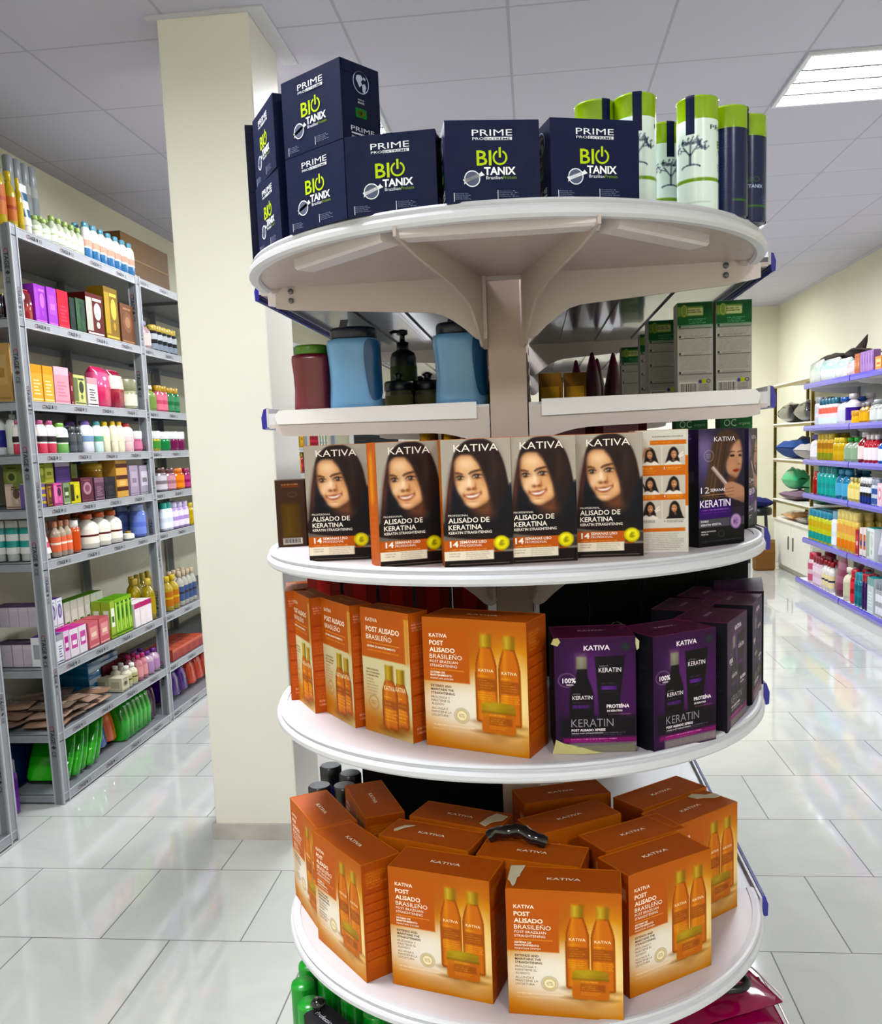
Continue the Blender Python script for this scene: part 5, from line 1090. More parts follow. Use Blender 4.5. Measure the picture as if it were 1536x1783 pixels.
shelf_row('L', PX, RZ[1], 'left rack second shelf', [
    (44, 62, 505, 1, 'pack', ['#a01c24', '#7c141c', '#c8a02c'], 'red gift bag'), (63, 84, 498, 1, 'box', ['#a85cc0', '#b46ccc', '#c88cdc'], 'violet carton', 0), (86, 103, 503, 1, 'box', ['#ac64c4', '#b874d0', '#c88cdc'], 'violet carton beside a red one', 0), (104, 123, 508, 1, 'box', ['#c83c50', '#d04c5c', '#e07080'], 'coral red carton'),
    (124, 134, 520, 1, 'box', ['#1c3430', '#28403c', '#30504a'], 'dark teal carton'), (135, 152, 522, 1, 'box', ['#3c5c44', '#4c6c50', '#2c4c38'], 'green carton'), (154, 184, 514, 1, 'box', ['#6c2420', '#b8b8b0', '#e4e4e0'], 'dark red frame box holding a white bottle'),
    (186, 211, 503, 1, 'box', ['#8c742c', '#b49c4c', '#d8c070'], 'gold framed box'), (213, 237, 532, 1, 'box', ['#7c5840', '#8c6850', '#a88468'], 'brown carton'),
    (256, 270, 560, 1, 'bottle', ['#b8a0a4', '#a8a4c0', '#d8c4c0'], 'pinkish bottle'), (271, 313, 572, 5, 'slim', ['#23242a', '#c8b468', '#b8bcc0', '#9098a4'], 'dark bottle with gold cap', 1)])
shelf_row('L', PX, RZ[2], 'left rack third shelf', [
    (51, 56, 645, 1, 'box', ['#2c3430', '#3c4440', '#1c2420'], 'narrow dark carton'), (57, 97, 638, 2, 'box', ['#e0b468', '#e8a438', '#f0dcb0'], 'orange and white carton'), (98, 124, 641, 1, 'box', ['#d8a8b0', '#e4bcc4', '#c890a0'], 'pale pink carton'), (125, 130, 650, 1, 'box', ['#7c1c34', '#8c2c44', '#c88c9c'], 'burgundy narrow carton'),
    (131, 152, 655, 1, 'box', ['#c4c48c', '#788060', '#4c5444'], 'pale yellow carton with a dark oval'), (154, 173, 660, 1, 'box', ['#dcd4d4', '#c8a4a8', '#2c2428'], 'white carton with a black oval'), (175, 200, 640, 1, 'pack', ['#d0587c', '#e0789c', '#d4607c'], 'pink ribboned bag'), (201, 223, 646, 1, 'pack', ['#a02444', '#d8d0c8', '#e07898'], 'red bag with a pink bow'),
    (224, 246, 662, 1, 'jar', ['#a8a888', '#8c8c70', '#d0d0c0'], 'pale glass jar'), (266, 279, 672, 1, 'bottle', ['#94a468', '#dcdcd4', '#84985c'], 'green bottle with white cap'), (280, 297, 673, 2, 'slim', ['#c06c80', '#b89840', '#d88c9c'], 'pink bottle with gold cap', 1), (299, 318, 677, 2, 'slim', ['#3c7c54', '#b89840', '#5c9470'], 'green bottle with gold cap', 1)])
shelf_row('L', PX, RZ[3], 'left rack fourth shelf', [
    (55, 105, 733, 3, 'talc', ['#ece8e4', '#c06c94', '#d86478', '#3c3438'], 'white and pink powder bottle', 1), (106, 128, 738, 1, 'talc', ['#e4ecdc', '#8cb45c', '#84b870', '#3c4438'], 'white and green powder bottle', 1), (129, 149, 745, 2, 'slim', ['#5c6064', '#4c5054', '#6c7074'], 'grey bottle in the gap', 0),
    (151, 172, 734, 1, 'talc', ['#e8e8ec', '#8c70b4', '#e0e0e8', '#8ca0b8'], 'white powder bottle with violet cap', 1), (172, 186, 735, 1, 'talc', ['#e8ecec', '#5ca4a4', '#d0e4dc', '#6ca48c'], 'white powder bottle with teal cap', 1), (186, 198, 736, 1, 'talc', ['#e8e4d0', '#d0b438', '#e0dcc0'], 'cream powder bottle', 1), (200, 222, 735, 2, 'talc', ['#ece4cc', '#d8b428', '#e8e0c8'], 'cream powder bottle with yellow cap', 1), (223, 240, 738, 1, 'talc', ['#ecdcd8', '#b44848', '#e8c8c8'], 'pink patterned powder bottle'),
    (241, 253, 752, 1, 'jar', ['#b46c84', '#e0dcdc', '#c888a0'], 'pink jar with white lid', 1), (271, 286, 752, 1, 'jar', ['#b4a848', '#e4e4e4', '#5c9450'], 'yellow jar with white lid', 1), (287, 303, 753, 1, 'jar', ['#3c9460', '#e4e4e4', '#308450'], 'green jar with white lid', 1), (304, 326, 753, 2, 'jar', ['#8c3c6c', '#e4e4e4', '#7c2c5c'], 'plum jar with white lid', 1)])
shelf_row('L', PX, RZ[4], 'left rack fifth shelf', [
    (65, 82, 845, 1, 'stack', ['#7c6c98', '#c8b020', '#8c7cac'], 'violet and yellow carton'), (83, 93, 845, 1, 'box', ['#5c4430', '#8c6c48', '#b89048'], 'brown narrow carton'), (95, 111, 843, 1, 'box', ['#c870a0', '#d890b4', '#4c2c44'], 'pink carton with a dark disc'), (112, 124, 843, 1, 'box', ['#8c9c7c', '#4c5c3c', '#c8d0b0'], 'grey green carton'), (125, 142, 841, 1, 'box', ['#c0bc28', '#3c3420', '#d8c828'], 'yellow carton with sunflowers'),
    (143, 165, 833, 1, 'box', ['#6c3c4c', '#b08c98', '#8c5c6c'], 'burgundy carton'), (166, 184, 833, 1, 'box', ['#6c4c60', '#8c6c7c', '#a88c98'], 'mauve carton'), (185, 203, 832, 1, 'box', ['#2c2830', '#3c3840', '#54505c'], 'black carton'), (204, 226, 800, 1, 'stack', ['#c8a468', '#5c2c20', '#d8b880'], 'tall gold and brown striped carton'), (228, 244, 812, 1, 'box', ['#a89cac', '#b8acb8', '#948898'], 'lilac grey carton'), (245, 262, 812, 1, 'box', ['#a8a0ac', '#ccc4cc', '#8c848c'], 'pale lilac carton with fine print'),
    (284, 298, 815, 1, 'slim', ['#8c8488', '#5c3c38', '#c8c4c8'], 'silver and brown roll-on bottle', 1), (299, 313, 816, 1, 'slim', ['#a88088', '#6c4448', '#c8a0a8'], 'rosy roll-on bottle', 1), (314, 328, 816, 1, 'slim', ['#d0781c', '#d8801c', '#e09434'], 'orange roll-on bottle', 1), (329, 336, 816, 1, 'slim', ['#983c6c', '#a04870', '#b8608c'], 'magenta roll-on bottle')])
shelf_row('L', -2.14, RZ[4] + .10, 'upper layer, left rack fifth shelf', [(66, 80, 808, 1, 'box', ['#8c9c34', '#a8b450', '#c8cc70'], 'olive green carton', 0, -.004), (80, 95, 808, 1, 'box', ['#b4c060', '#ccd078', '#8c9c44'], 'lime carton', 0, -.004), (98, 124, 806, 1, 'box', ['#6c5494', '#d0ccdc', '#7c64a4'], 'violet carton with a pale window', 0, -.004), (126, 136, 810, 1, 'box', ['#7c8450', '#8c9460', '#6c7444'], 'olive narrow carton', 0, -.004), (166, 185, 808, 1, 'jar', ['#b8961c', '#c8a828', '#a8841c'], 'golden jar', 0, 0)])
shelf_row('L', PX, RZ[5], 'left rack sixth shelf', [
    (77, 100, 918, 1, 'tube', ['#eceaea', '#f0eeee', '#d86c8c'], 'white flared tube with pink print'), (102, 132, 908, 3, 'clear', ['#c8b8a4', '#e0a488', '#e08c74', '#e8e0d4'], 'clear bottle with peach cap', 1), (133, 148, 907, 1, 'slim', ['#c8602c', '#ece4e0', '#c8602c'], 'orange spray bottle with white cap', 1), (161, 222, 892, 3, 'bottle', ['#f0ece0', '#c86c44', '#ece8dc', '#6c2c28'], 'white lotion bottle with orange cap', 1), (228, 239, 926, 1, 'bottle', ['#d8d4c8', '#b89438', '#e8e4dc'], 'small bottle with gold cap'),
    (248, 262, 878, 1, 'slim', ['#7c8cc8', '#9ca8cc', '#8c9cd0'], 'periwinkle bottle', 1), (290, 306, 876, 2, 'slim', ['#d4d8e4', '#4cb0a4', '#e4e8f0'], 'white and teal bottle', 1), (307, 334, 874, 3, 'slim', ['#b8a0cc', '#d0c4e0', '#e4dcec'], 'lilac bottle', 1), (335, 341, 876, 1, 'slim', ['#c0ac34', '#c8b83c', '#b8a430'], 'yellow spray bottle')])
shelf_row('L', -2.24, RZ[5], 'back of left rack sixth shelf', [(216, 246, 884, 3, 'slim', ['#3c4c74', '#4c5c7c', '#34446c'], 'dark blue bottle', 0)])
shelf_row('L', PX, RZ[6], 'left rack seventh shelf', [
    (93, 113, 1108, 2, 'box', ['#dcdcdc', '#a8a8ac', '#7c5c9c', '#6c4c90'], 'white and purple carton', 1), (114, 124, 1100, 1, 'box', ['#d8c4d4', '#b84c94', '#e0d8e0', '#c04c98'], 'pink topped carton', 1), (125, 154, 1093, 2, 'box', ['#dcd4d8', '#c86ca8', '#e4e0e4', '#c04c98'], 'white carton with pink top', 1), (156, 193, 1080, 2, 'box', ['#c87c84', '#d8a4a0', '#e8d0c0', '#b86c74'], 'coral carton with cream swirl', 1),
    (196, 204, 1048, 1, 'box', ['#a4b85c', '#e4e4d8', '#4c7c2c', '#6c9c34'], 'green and white carton', 2), (205, 233, 1040, 4, 'box', ['#94b848', '#b8d07c', '#3c7420', '#6c9c34'], 'lime green carton', 1), (236, 266, 1048, 3, 'box', ['#e4dcdc', '#b8447c', '#ece4e4'], 'slim white and pink carton', 1), (267, 278, 1008, 1, 'clear', ['#b8a42c', '#c8b45c', '#b09c28'], 'yellow oil bottle by the post', 1),
    (298, 318, 1003, 2, 'clear', ['#c8b030', '#d0b83c', '#b87c2c', '#c8b030'], 'yellow oil bottle beyond the post', 1), (319, 347, 992, 4, 'clear', ['#c8c8bc', '#c8b8a0', '#5c6c8c', '#4c444c'], 'clear bottle with dark dots', 1)])
shelf_row('L', -2.14, RZ[6] + .145, 'left rack seventh shelf', [(90, 112, 1045, 2, 'box', ['#d8d8dc', '#8c74a8', '#a8a8ac', '#6c4c90'], 'white and purple carton stacked on another', 0, -.0)])
shelf_row('L', -2.20, RZ[6], 'back of left rack seventh shelf', [(117, 185, 1040, 6, 'box', ['#c4c4b8', '#cfcfc4', '#4c8434', '#6c9c34'], 'white carton with a green square', 0), (238, 275, 1000, 4, 'clear', ['#b8a42c', '#c8b45c', '#a8941c'], 'yellow oil bottle in the shade', 0)])
shelf_row('L', PX, RZ[7], 'left rack eighth shelf', [
    (214, 226, 1180, 1, 'box', ['#d0ccb8', '#b8b49c', '#6c6450'], 'cream narrow carton', 1), (226, 245, 1158, 2, 'bottle', ['#e0dcc8', '#f0eee8', '#c0b890', '#5c6c34'], 'small white bottle with green print', 1), (246, 262, 1140, 2, 'bottle', ['#c88c94', '#c04c7c', '#d8a8a8'], 'pink bottle', 1), (263, 284, 1132, 2, 'bottle', ['#c8b0c0', '#7c3c94', '#b898b8'], 'violet capped bottle', 1), (301, 355, 1118, 5, 'box', ['#b06c60', '#c88478', '#7c3c64', '#b87060'], 'rust and plum carton', 1)])
shelf_row('L', -2.22, RZ[7], 'back of left rack eighth shelf', [(182, 228, 1150, 7, 'box', ['#5c2028', '#6c2c34', '#4c181c'], 'dark red slim carton', 0)])
bb2 = MB().rbox(-.16, -.10, 0, .16, .10, .055, '#2f7ca8', .004); bb2.box(-.158, -.1005, .002, .158, -.0998, .026, '#b8c8d0'); o = obj('tissue_box', bb2, None, 'wrap'); o['category'] = 'box'
for i in range(3): stand(o, (-2.33, 4.30, RZ[7] + .0045 + .056 * i), PI / 2, 'blue and white flat box on left rack eighth shelf, %s of pile' % ('bottom', 'middle', 'top')[i], 'blue flat boxes')
for i in range(20):
    z = RZ[7] + .006 + (i // 8) * .031; k = i % 8
    b = pouch(.17 + .02 * rnd.random(), .12, .030, rnd.choice(['#a88c78', '#9c8474', '#b8a090', '#8c7c70']), rnd.choice(['#c0a894', '#b09484', '#c8b8a0']), i, 'wrapped_pouch')
    tag(b, 'beige wrapped %s in the heap on left rack eighth shelf, %s layer, %s along' % ('pouch', ('bottom', 'middle', 'top')[i // 8], ORD_[k]), 'pouch', 'beige wrapped pouches'); b.location = (-2.19 - .19 * (k % 2), 3.67 + .125 * (k // 2) + .03 * (i // 8), z); b.rotation_euler = (rnd.uniform(-.05, .05), rnd.uniform(-.05, .05), rnd.uniform(-.3, .3))
gp_ = make('pack', .20, .05, .21, ['#3cb42c', '#2c9c24', '#4cc43c']); gp_.name = 'green_pack'
def lay(o, n, x, ya, yb, z, tilt, lab, grp, rzz=0):
    for i in range(n): stand(o, (x + .01 * (i % 2), ya + (yb - ya) * i / max(1, n - 1), z + .004), rzz + .05 * (i % 3), '%s, %s from near end, left rack bottom' % (lab, ORD_[i]), grp, tilt=(tilt, 0))
lay(gp_, 5, -2.22, 3.68, 3.95, RZ[8] + .012, -.5, 'leaning bright green soft pack', 'leaning green packs')
g2 = make('pack', .05, .16, .215, ['#2fb428', '#2c9c24', '#4cc43c']); g2.name = 'green_pack'
for i in range(6): stand(g2, (-2.20, 4.28 + .052 * i, RZ[8] + .005), 1.57, 'upright green soft pack, %s of the six on the bottom of the left rack' % ORD_[i], 'upright green packs')
for nm, c, y0, n, z, lab in (('blue_pack', ['#3c6cb4', '#2c54a0', '#6c94cc'], 4.085, 1, .0, 'blue soft pack leaning on the bottom of the left rack'), ('orange_pack', ['#d86c20', '#e08030', '#c85c18'], 4.19, 1, .0, 'orange soft pack on the bottom of the left rack'), ('purple_pack', ['#5c2c8c', '#6c3c9c', '#8c64b8'], 4.90, 3, .0, 'purple glossy pack on left rack bottom beyond the post'), ('red_pack', ['#d85030', '#c84428', '#e07850'], 5.29, 3, .0, 'orange red glossy pack on left rack bottom next to the pillar')):
    o = make('pack', .10, .10, .20, c); o.name = nm
    for i in range(n): stand(o, (-2.2, y0 + .125 * i, RZ[8] + .022), 1.57, lab + (', ' + ORD_[i]) * (n > 1), nm.replace('_', ' ') + 's' if n > 1 else None, tilt=(-.25, .2))
o = make('pack', .12, .12, .20, ['#4c1c3c', '#5c2448', '#3c1430']); o.name = 'plum_pack'; stand(o, (-2.2, 4.635, RZ[8] + .005), 1.57, 'dark plum pack before the second post on the bottom of the left rack')
# seen through the near end of the rack
shelf_row('E', 3.612, RZ[1], 'beside the corner post of the left rack', [(-22, 6, 512, 1, 'pack', ['#1c1c22', '#2a2a30', '#c8b030'], 'black gift bag with gold trim', 0)])
shelf_row('E', 3.612, RZ[2], 'near end of left rack third shelf', [(-22, 24, 600, 1, 'box', ['#b89c70', '#c0a67c', '#a88c60'], 'beige carton', 0)])
shelf_row('E', 3.612, RZ[3], 'near end of left rack fourth shelf', [(-24, 7, 708, 1, 'pump', ['#dfe0de', '#c8c8c8', '#4c4c8c'], 'white bottle with navy print', 0), (8, 34, 708, 1, 'pump', ['#d8dad4', '#c8c8c8', '#cfd2cc'], 'big off-white bottle', 0)])
shelf_row('E', 3.612, RZ[4], 'near end of left rack fifth shelf', [(11, 41, 845, 1, 'box', ['#b8a89c', '#c8b8ac', '#6c5c54'], 'pale patterned soap carton', 0)])
shelf_row('E', 3.612, RZ[4] + .074, 'on the pale soap carton, left rack', [(8, 37, 812, 1, 'box', ['#7c8450', '#8c9460', '#4c5434'], 'olive patterned soap carton', 0)])
shelf_row('E', 3.612, RZ[5], 'near end of left rack sixth shelf', [(-17, 56, 910, 3, 'tube', ['#d8d8d4', '#c0c4c0', '#1c9c94'], 'white tube with a teal band', 0)])
for k, zz in enumerate((RZ[6], RZ[6] + .175)):
    shelf_row('E', 3.612, zz, ('near end of left rack seventh shelf', 'upper layer, near end of left rack')[k], [(-12 - 4 * k, 78 - 10 * k, (1125, 1060)[k], 5, 'box', ['#bdb6bd', '#c2bbc2', '#b8b1b8', '#5c4c64'], 'plain greyish white carton', 1, 0, .06)])
p0 = make('slim', .055, .055, .235, ['#7c4c9c', '#8c8c90', '#6c3c8c', '#8c5cac']); p0.name = 'purple_canister'; stand(p0, (-2.262, 3.47, 0), 0, 'purple canister with grey cap standing on the floor in the gap between the racks')
nb = make('box', .2, .2, .2, ['#1c2c5c', '#24346c', '#182450']); nb.name = 'navy_box'; stand(nb, (-2.43, 3.72, RZ[8] + .005), 0, 'navy box behind the leaning green packs at the bottom of the left rack')
# far bay seen between the pillar and the centre gondola
cols = [['#b89848', '#c8a450', '#8c6c34'], ['#b84c5c', '#c8b468', '#8c3444'], ['#d8dcd4', '#4c5450', '#b8c8a0'], ['#a8b870', '#d8d8c8', '#8c9c58']]
for si, nm in ((1, 'second'), (2, 'third'), (3, 'fourth'), (4, 'fifth')):
    for j in range(12):
        c = cols[(j // 3 + si) % 4]; k = 'slim' if j % 3 or si == 3 else 'box'
        if j % 3 == 0: o = make('slim' if (j // 3 + si) % 2 else 'box', .105, .07, .16 + .03 * ((j + si) % 3), c); h0 = o
        stand(h0, (-2.15, 7.75 + .125 * j, RZ[si] + .0045), PI / 2, 'item %s from the pillar, %s shelf, far bay of left rack' % (ORD_[j] if j < 10 else ('eleventh', 'twelfth')[j - 10], nm), 'goods in the far bay of the left rack')

# ================================================================== right wall shelving goods
QP = 2.49
def R_(i, where, items): shelf_row('R', QP, QZ[i] + .0005, where, items)
R_(0, 'top of right wall shelving', [(1386 + 20, 1424, 628, 1, 'pack', ['#dfe4dc', '#d0dcd0', '#e8ece6'], 'white plastic bundle', 0), (1425, 1450, 625, 1, 'pack', ['#e0e8e4', '#c0dcd8', '#eaeeea'], 'white and mint bundle', 0), (1451, 1470, 624, 1, 'pack', ['#e4e4e0', '#b8dce0', '#ececec'], 'white and aqua bundle', 0), (1471, 1487, 626, 1, 'pack', ['#e0c8cc', '#d8b8c0', '#ece0e0'], 'pale pink bundle', 0),
    (1488, 1497, 616, 2, 'box', ['#a8745c', '#b88468', '#c89c84'], 'rust coloured slim packet', 0), (1498, 1521, 611, 5, 'box', ['#a084b0', '#b094bc', '#8c70a0'], 'lilac slim packet', 0), (1523, 1536, 620, 1, 'box', ['#dca070', '#e8c8a0', '#c07850'], 'orange printed carton', 0)])
R_(1, 'right wall second shelf', [(1416, 1422, 692, 1, 'slim', ['#d8d4d8', '#9ca0a4', '#c8c8cc'], 'white spray bottle', 1), (1423, 1452, 694, 5, 'slim', ['#e0d0d4', '#2c6c80', '#d88478', '#d0dce4'], 'pink and white bottle with teal cap', 1), (1453, 1466, 692, 1, 'bottle', ['#dcdce4', '#2c5ca8', '#c8c8d8'], 'white bottle with blue cap', 1), (1467, 1479, 686, 1, 'bottle', ['#d8d0dc', '#c0bcc4', '#4c2c8c'], 'white and violet bottle', 1), (1480, 1492, 715, 1, 'jar', ['#d0a41c', '#c8981c', '#d8b438'], 'squat yellow jar', 0), (1493, 1507, 702, 2, 'clear', ['#d0a014', '#8c8c8c', '#d8ac20'], 'amber yellow bottle', 1), (1509, 1536, 695, 2, 'clear', ['#c8ccc8', '#b8bcbc', '#d0d4d0'], 'big clear bottle', 1)])
R_(2, 'right wall third shelf', [(1406, 1419, 757, 1, 'bottle', ['#d8d4d4', '#6c60a0', '#e0dce0'], 'white bottle with violet pump', 0), (1420, 1446, 755, 4, 'slim', ['#c09c1c', '#b8a030', '#a87c2c', '#8c9434'], 'golden oil bottle', 1), (1447, 1464, 762, 2, 'slim', ['#c8ac14', '#d0b838', '#c0a014'], 'bright yellow bottle', 1), (1465, 1488, 762, 2, 'clear', ['#a8b8a0', '#2c9c3c', '#98ac94'], 'clear bottle with green cap', 1), (1489, 1500, 753, 1, 'bottle', ['#8c2030', '#dcd0d0', '#e0d0d0'], 'dark red bottle with white cap', 1), (1501, 1523, 757, 3, 'bottle', ['#b0203c', '#e4dcdc', '#e8dce0'], 'red bottle with white cap', 1), (1524, 1536, 760, 1, 'bottle', ['#2c70c0', '#e4e4e8', '#e0e4f0'], 'blue bottle with white cap', 1)])
R_(3, 'right wall fourth shelf', [(1413, 1419, 820, 1, 'slim', ['#b04c4c', '#b85c5c', '#a84040'], 'small red bottle', 0), (1420, 1449, 812, 4, 'slim', ['#1c9c98', '#188c90', '#28a8a0'], 'turquoise bottle', 1), (1450, 1472, 818, 2, 'clear', ['#3c8cb0', '#5c9cbc', '#6cacc8'], 'blue bottle in clear wrap', 1), (1473, 1494, 832, 3, 'bottle', ['#d0c070', '#d8cc94', '#e0d49c'], 'pale yellow bottle', 1), (1495, 1514, 832, 4, 'slim', ['#34343c', '#e0e0e0', '#dcdcdc', '#3c4c8c'], 'black and white tube', 1), (1515, 1526, 835, 2, 'slim', ['#c8ccd4', '#98a0b0', '#5c74a8'], 'grey tube', 1), (1527, 1536, 842, 1, 'box', ['#e0c8d0', '#d898a8', '#ece0e4'], 'pink carton', 0)])
R_(4, 'right wall fifth shelf', [(1405, 1443, 889, 6, 'slim', ['#c0c414', '#3c90a8', '#c8b024', '#3ca098'], 'yellow bottle with blue cap', 1), (1444, 1453, 890, 1, 'slim', ['#d8dce0', '#8cb0c4', '#e0e4e8'], 'white bottle', 1), (1454, 1488, 890, 5, 'slim', ['#d8c070', '#e0d08c', '#dcac74', '#d88c3c'], 'cream and orange bottle', 2), (1489, 1495, 923, 1, 'box', ['#a84050', '#c8606c', '#e0c0c4'], 'small red carton', 0), (1496, 1508, 920, 2, 'box', ['#dcd4d4', '#c8743c', '#3c4c8c'], 'small white carton', 0), (1509, 1522, 920, 1, 'box', ['#d8dcdc', '#a8b8a8', '#c8ccc8', '#2c9c8c'], 'white carton with teal lid', 1), (1523, 1536, 893, 1, 'tube', ['#c8c4d8', '#b0acc4', '#d8d4e0'], 'lavender grey tube', 1)])
QP = 2.44
R_(5, 'right wall bottom shelf', [(1403, 1412, 962, 1, 'slim', ['#d8c4cc', '#b83c54', '#c87890'], 'pink and red pack', 1), (1413, 1427, 970, 3, 'slim', ['#d8c0cc', '#8c1c34', '#e4d4dc', '#e0d0dc'], 'pale pink bottle with dark cap', 1), (1428, 1445, 978, 3, 'bottle', ['#dcd8d4', '#9c2430', '#e0d4b0', '#2c345c'], 'white bottle with red cap', 1), (1446, 1462, 968, 1, 'tube', ['#8c4c64', '#7c3c54', '#a06c84'], 'dusky rose tube', 1), (1463, 1476, 988, 1, 'bottle', ['#d8d4c0', '#e0dccc', '#c8c8b0'], 'cream bottle', 1), (1477, 1484, 992, 1, 'slim', ['#b03440', '#b84450', '#d86470'], 'red bottle', 1), (1485, 1497, 998, 2, 'slim', ['#2c8c9c', '#3c94a4', '#207884'], 'teal bottle', 1), (1498, 1508, 1000, 2, 'slim', ['#402060', '#a82c3c', '#50306c'], 'deep violet bottle', 1), (1509, 1521, 1006, 1, 'box', ['#c8d0d0', '#8cacac', '#e0e4e4', '#2c8c90'], 'white carton with teal top', 1), (1522, 1536, 1015, 3, 'slim', ['#b0b0b4', '#90949c', '#e0e0e4'], 'grey and white tube', 1)])
for nm, c0, c1, x, y, z, sz, rz, lab in (('brown_bag', '#4c4030', '#5c4c38', 2.66, 8.25, QZ[0] + .150, (.22, .42, .09), .1, 'brown wrapped bundle lying on the white packs on top of the right wall shelving'),
                                  ('brown_bag', '#40302c', '#4c3834', 2.66, 7.72, QZ[0] + .160, (.24, .50, .07), -.2, 'dark brown crumpled bag with a pointed corner on top of the right wall shelving')):
    o = pouch(*sz, c0, c1, 3, nm, 'cloth'); tag(o, lab, 'bag'); o.location = (x, y, z); o.rotation_euler = (0, .1, rz)
pk = MB(); rings = [[(q * .05 * math.cos(2 * PI * i / 10) + sh, q * .03 * math.sin(2 * PI * i / 10), z) for i in range(10)] for q, z, sh in ((1, 0, 0), (.8, .05, .01), (.5, .10, .03), (.12, .15, .045), (.02, .16, .05))]
pk.loft(rings, '#40302c'); o2 = obj('bag_corner', pk, o, 'cloth'); o2.location = (-.02, .02, .03)

# ================================================================== brass framed rack and cabinet at the back right
br = empty('brass_rack', (2.62, 9.9, 0)); tag(br, 'open rack of brass coloured tubes with white boards at the back right', 'rack')
def bo(nm, mb, mat): o = obj(nm, mb, br, mat); o.location = (-2.62, -9.9, 0); return o
bz = [.90, 1.30, 1.60, 2.0]
bx0, bx1, by0, by1 = 2.62, 2.96, 8.86, 10.18
for x, y in ((bx0, by0), (bx0, by1), (bx1, by0), (bx1, by1)): bo('post', MB().box(x - .014, y - .014, .565, x + .014, y + .014, 1.99, '#a08c4c'), 'foil')
for z in (.77, 1.205, 1.575, 1.99):
    m = MB().box(bx0 - .012, by0 - .012, z - .03, bx1 + .012, by0 + .012, z - .006, '#a08c4c'); m.box(bx0 - .012, by0, z - .03, bx0 + .012, by1, z - .006, '#a08c4c'); f = bo('frame', m, 'foil')
    bo('board', MB().box(bx0 - .015, by0 - .015, z - .006, bx1, by1 + .012, z + .008, '#e8e6da'), 'paint')
cbm = empty('white_cabinet', (2.75, 9.8, 0)); tag(cbm, 'low cream cabinet with two doors on the floor at the back right', 'cabinet')
def co(nm, mb, mat='paint', p=None):
    o = obj(nm, mb, p or cbm, mat)
    if not p: o.location = (-2.75, -9.8, 0)
    return o
co('body', MB().box(2.66, 8.95, .06, 2.96, 10.30, .545, '#dedccb')); co('plinth', MB().box(2.69, 8.98, 0, 2.95, 10.27, .06, '#c8c6b4')); co('top_board', MB().box(2.63, 8.92, .545, 2.97, 10.33, .562, '#e8e6d8'))
for i in range(2):
    y0 = 8.96 + .67 * i; dd = co('door', MB().box(2.645, y0, .07, 2.660, y0 + .66, .54, '#e4e2d4')); hy = y0 + (.58 if i == 0 else .08)
    co('handle', MB().box(2.634, hy - .006, .26, 2.645, hy + .006, .40, '#8c8878'), 'foil', dd)
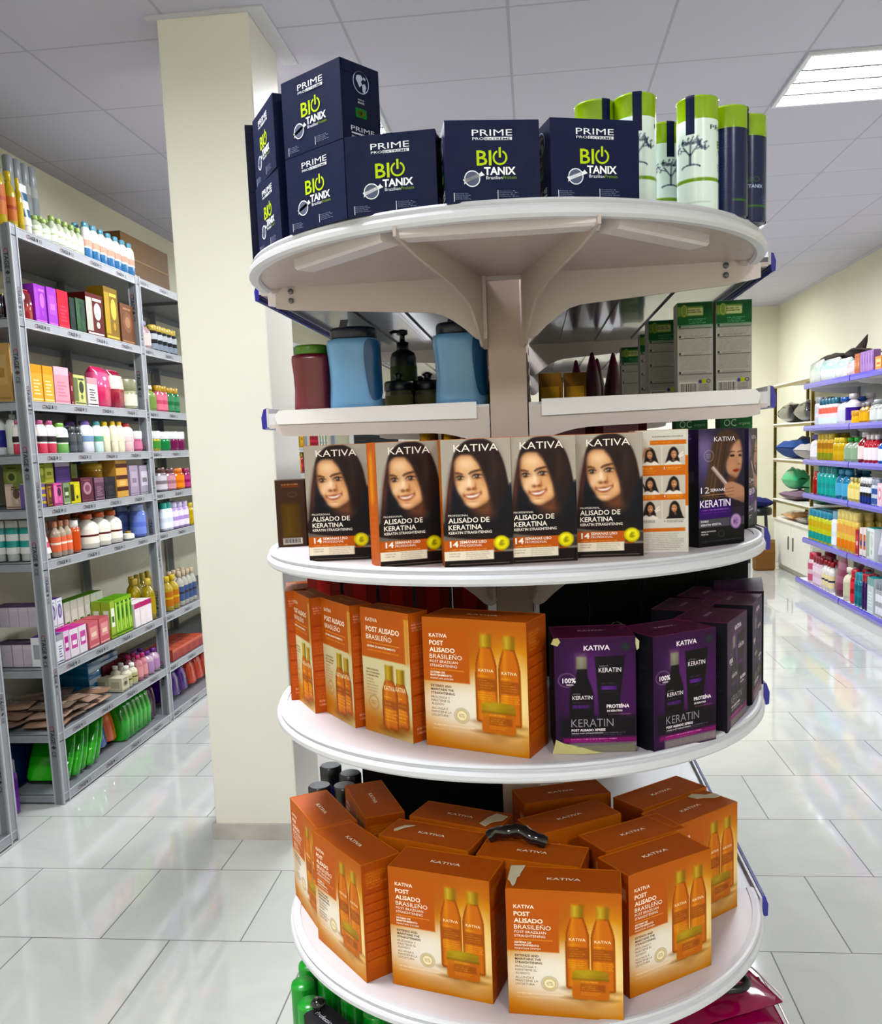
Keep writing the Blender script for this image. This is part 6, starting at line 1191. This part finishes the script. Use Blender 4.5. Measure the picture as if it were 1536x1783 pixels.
for nm, c0, c1, loc, sz, rot, lab, ct in (
    ('dark_roll', '#24201f', '#3c302c', (2.74, 9.2, 1.605), (.30, .48, .20), 0, 'black and brown wrapped hair bundle on the upper brass shelf, front one', 'bundle'), ('dark_roll', '#2c2423', '#4c3430', (2.74, 9.80, 1.605), (.30, .50, .20), 0, 'black and brown wrapped hair bundle on the upper brass shelf, rear one', 'bundle'),
    ('folded_cloth', '#c8c4c0', '#8c8c90', (2.76, 9.15, 1.235), (.36, .50, .18), 0, 'white and grey folded cloth on the middle brass shelf', 'cloth'), ('folded_cloth', '#3c5c94', '#6c6c74', (2.76, 9.75, 1.235), (.34, .55, .22), .1, 'blue cloth sliding off the middle brass shelf', 'cloth'),
    ('green_bundle', '#1c7c4c', '#2c9460', (2.82, 9.14, .80), (.26, .55, .30), 0, 'dark green bundle on the lower brass shelf', 'bundle'), ('clear_green_bag', '#5cc08c', '#9cd8b8', (2.76, 9.85, .905), (.2, .30, .22), .3, 'light green plastic bag on the lower brass shelf', 'bag'),
    ('mauve_bundle', '#8c7484', '#a08898', (2.76, 9.80, .80), (.26, .62, .10), .0, 'mauve folded fabric at the front of the lower brass shelf', 'cloth'),
    ('green_roll', '#12602c', '#1c7c3c', (2.72, 9.06, .584), (.12, .18, .18), 0, 'dark green roll on the cream cabinet', 'roll'), ('brown_envelope', '#dcaa74', '#e0b484', (2.78, 9.85, .584), (.25, .50, .09), 0, 'tan paper pack on the cream cabinet', 'pack'), ('clear_pouch', '#c4bcb4', '#d0c4bc', (2.78, 9.40, .584), (.24, .34, .06), 0, 'clear plastic pouch on the cream cabinet', 'pouch')):
    o = pouch(*sz, c0, c1, len(nm), nm, 'cloth' if 'cloth' in nm or 'bundle' in nm else 'wrap'); tag(o, lab, ct); o.location = (loc[0], loc[1], loc[2] - .02); o.rotation_euler = (0, 0, rot)
bg = MB(); rings = [[(x * q, y * q2, z) for x, y in ((-.10, -.08), (.10, -.08), (.12, 0), (.10, .08), (-.10, .08), (-.12, 0))] for z, q, q2 in ((0, .9, .9), (.02, 1, 1), (.20, 1.02, 1.0), (.30, 1.0, .7), (.33, .98, .3))]
bg.loft(rings, '#8c6c48', smooth=False); o = obj('paper_bag', bg, None, 'carton'); tag(o, 'brown paper bag on the floor beside the cream cabinet', 'bag'); p = at_z(1330, 992, 0); o.location = (p.x, p.y, 0)
st = empty('dark_trolley', (2.25, 9.15, 0)); tag(st, 'dark stool with a navy cloth behind the round display at the right', 'stool')
p = at_z(1342, 985, 0); st.location = (p.x - .05, p.y + .35, 0)
obj('seat', MB().lathe([(.14, .55), (.15, .56), (.15, .62), (.13, .64)], '#20242c', 24), st, 'plastic')
for k in range(4): a = k * PI / 2 + .6; obj('leg', MB().tube([(.11 * math.cos(a), .11 * math.sin(a), .55), (.15 * math.cos(a), .15 * math.sin(a), 0)], .014, '#1c2028'), st, 'paint')
o = pouch(.3, .3, .12, '#2c3470', '#343c80', 9, 'navy_cloth', 'cloth'); tag(o, 'navy cloth bundle on the dark stool', 'cloth'); o.location = (st.location.x, st.location.y, .64)
for o in list(bpy.data.objects):
    if o.type == 'MESH' and o.name not in COL.objects: COL.objects.link(o)
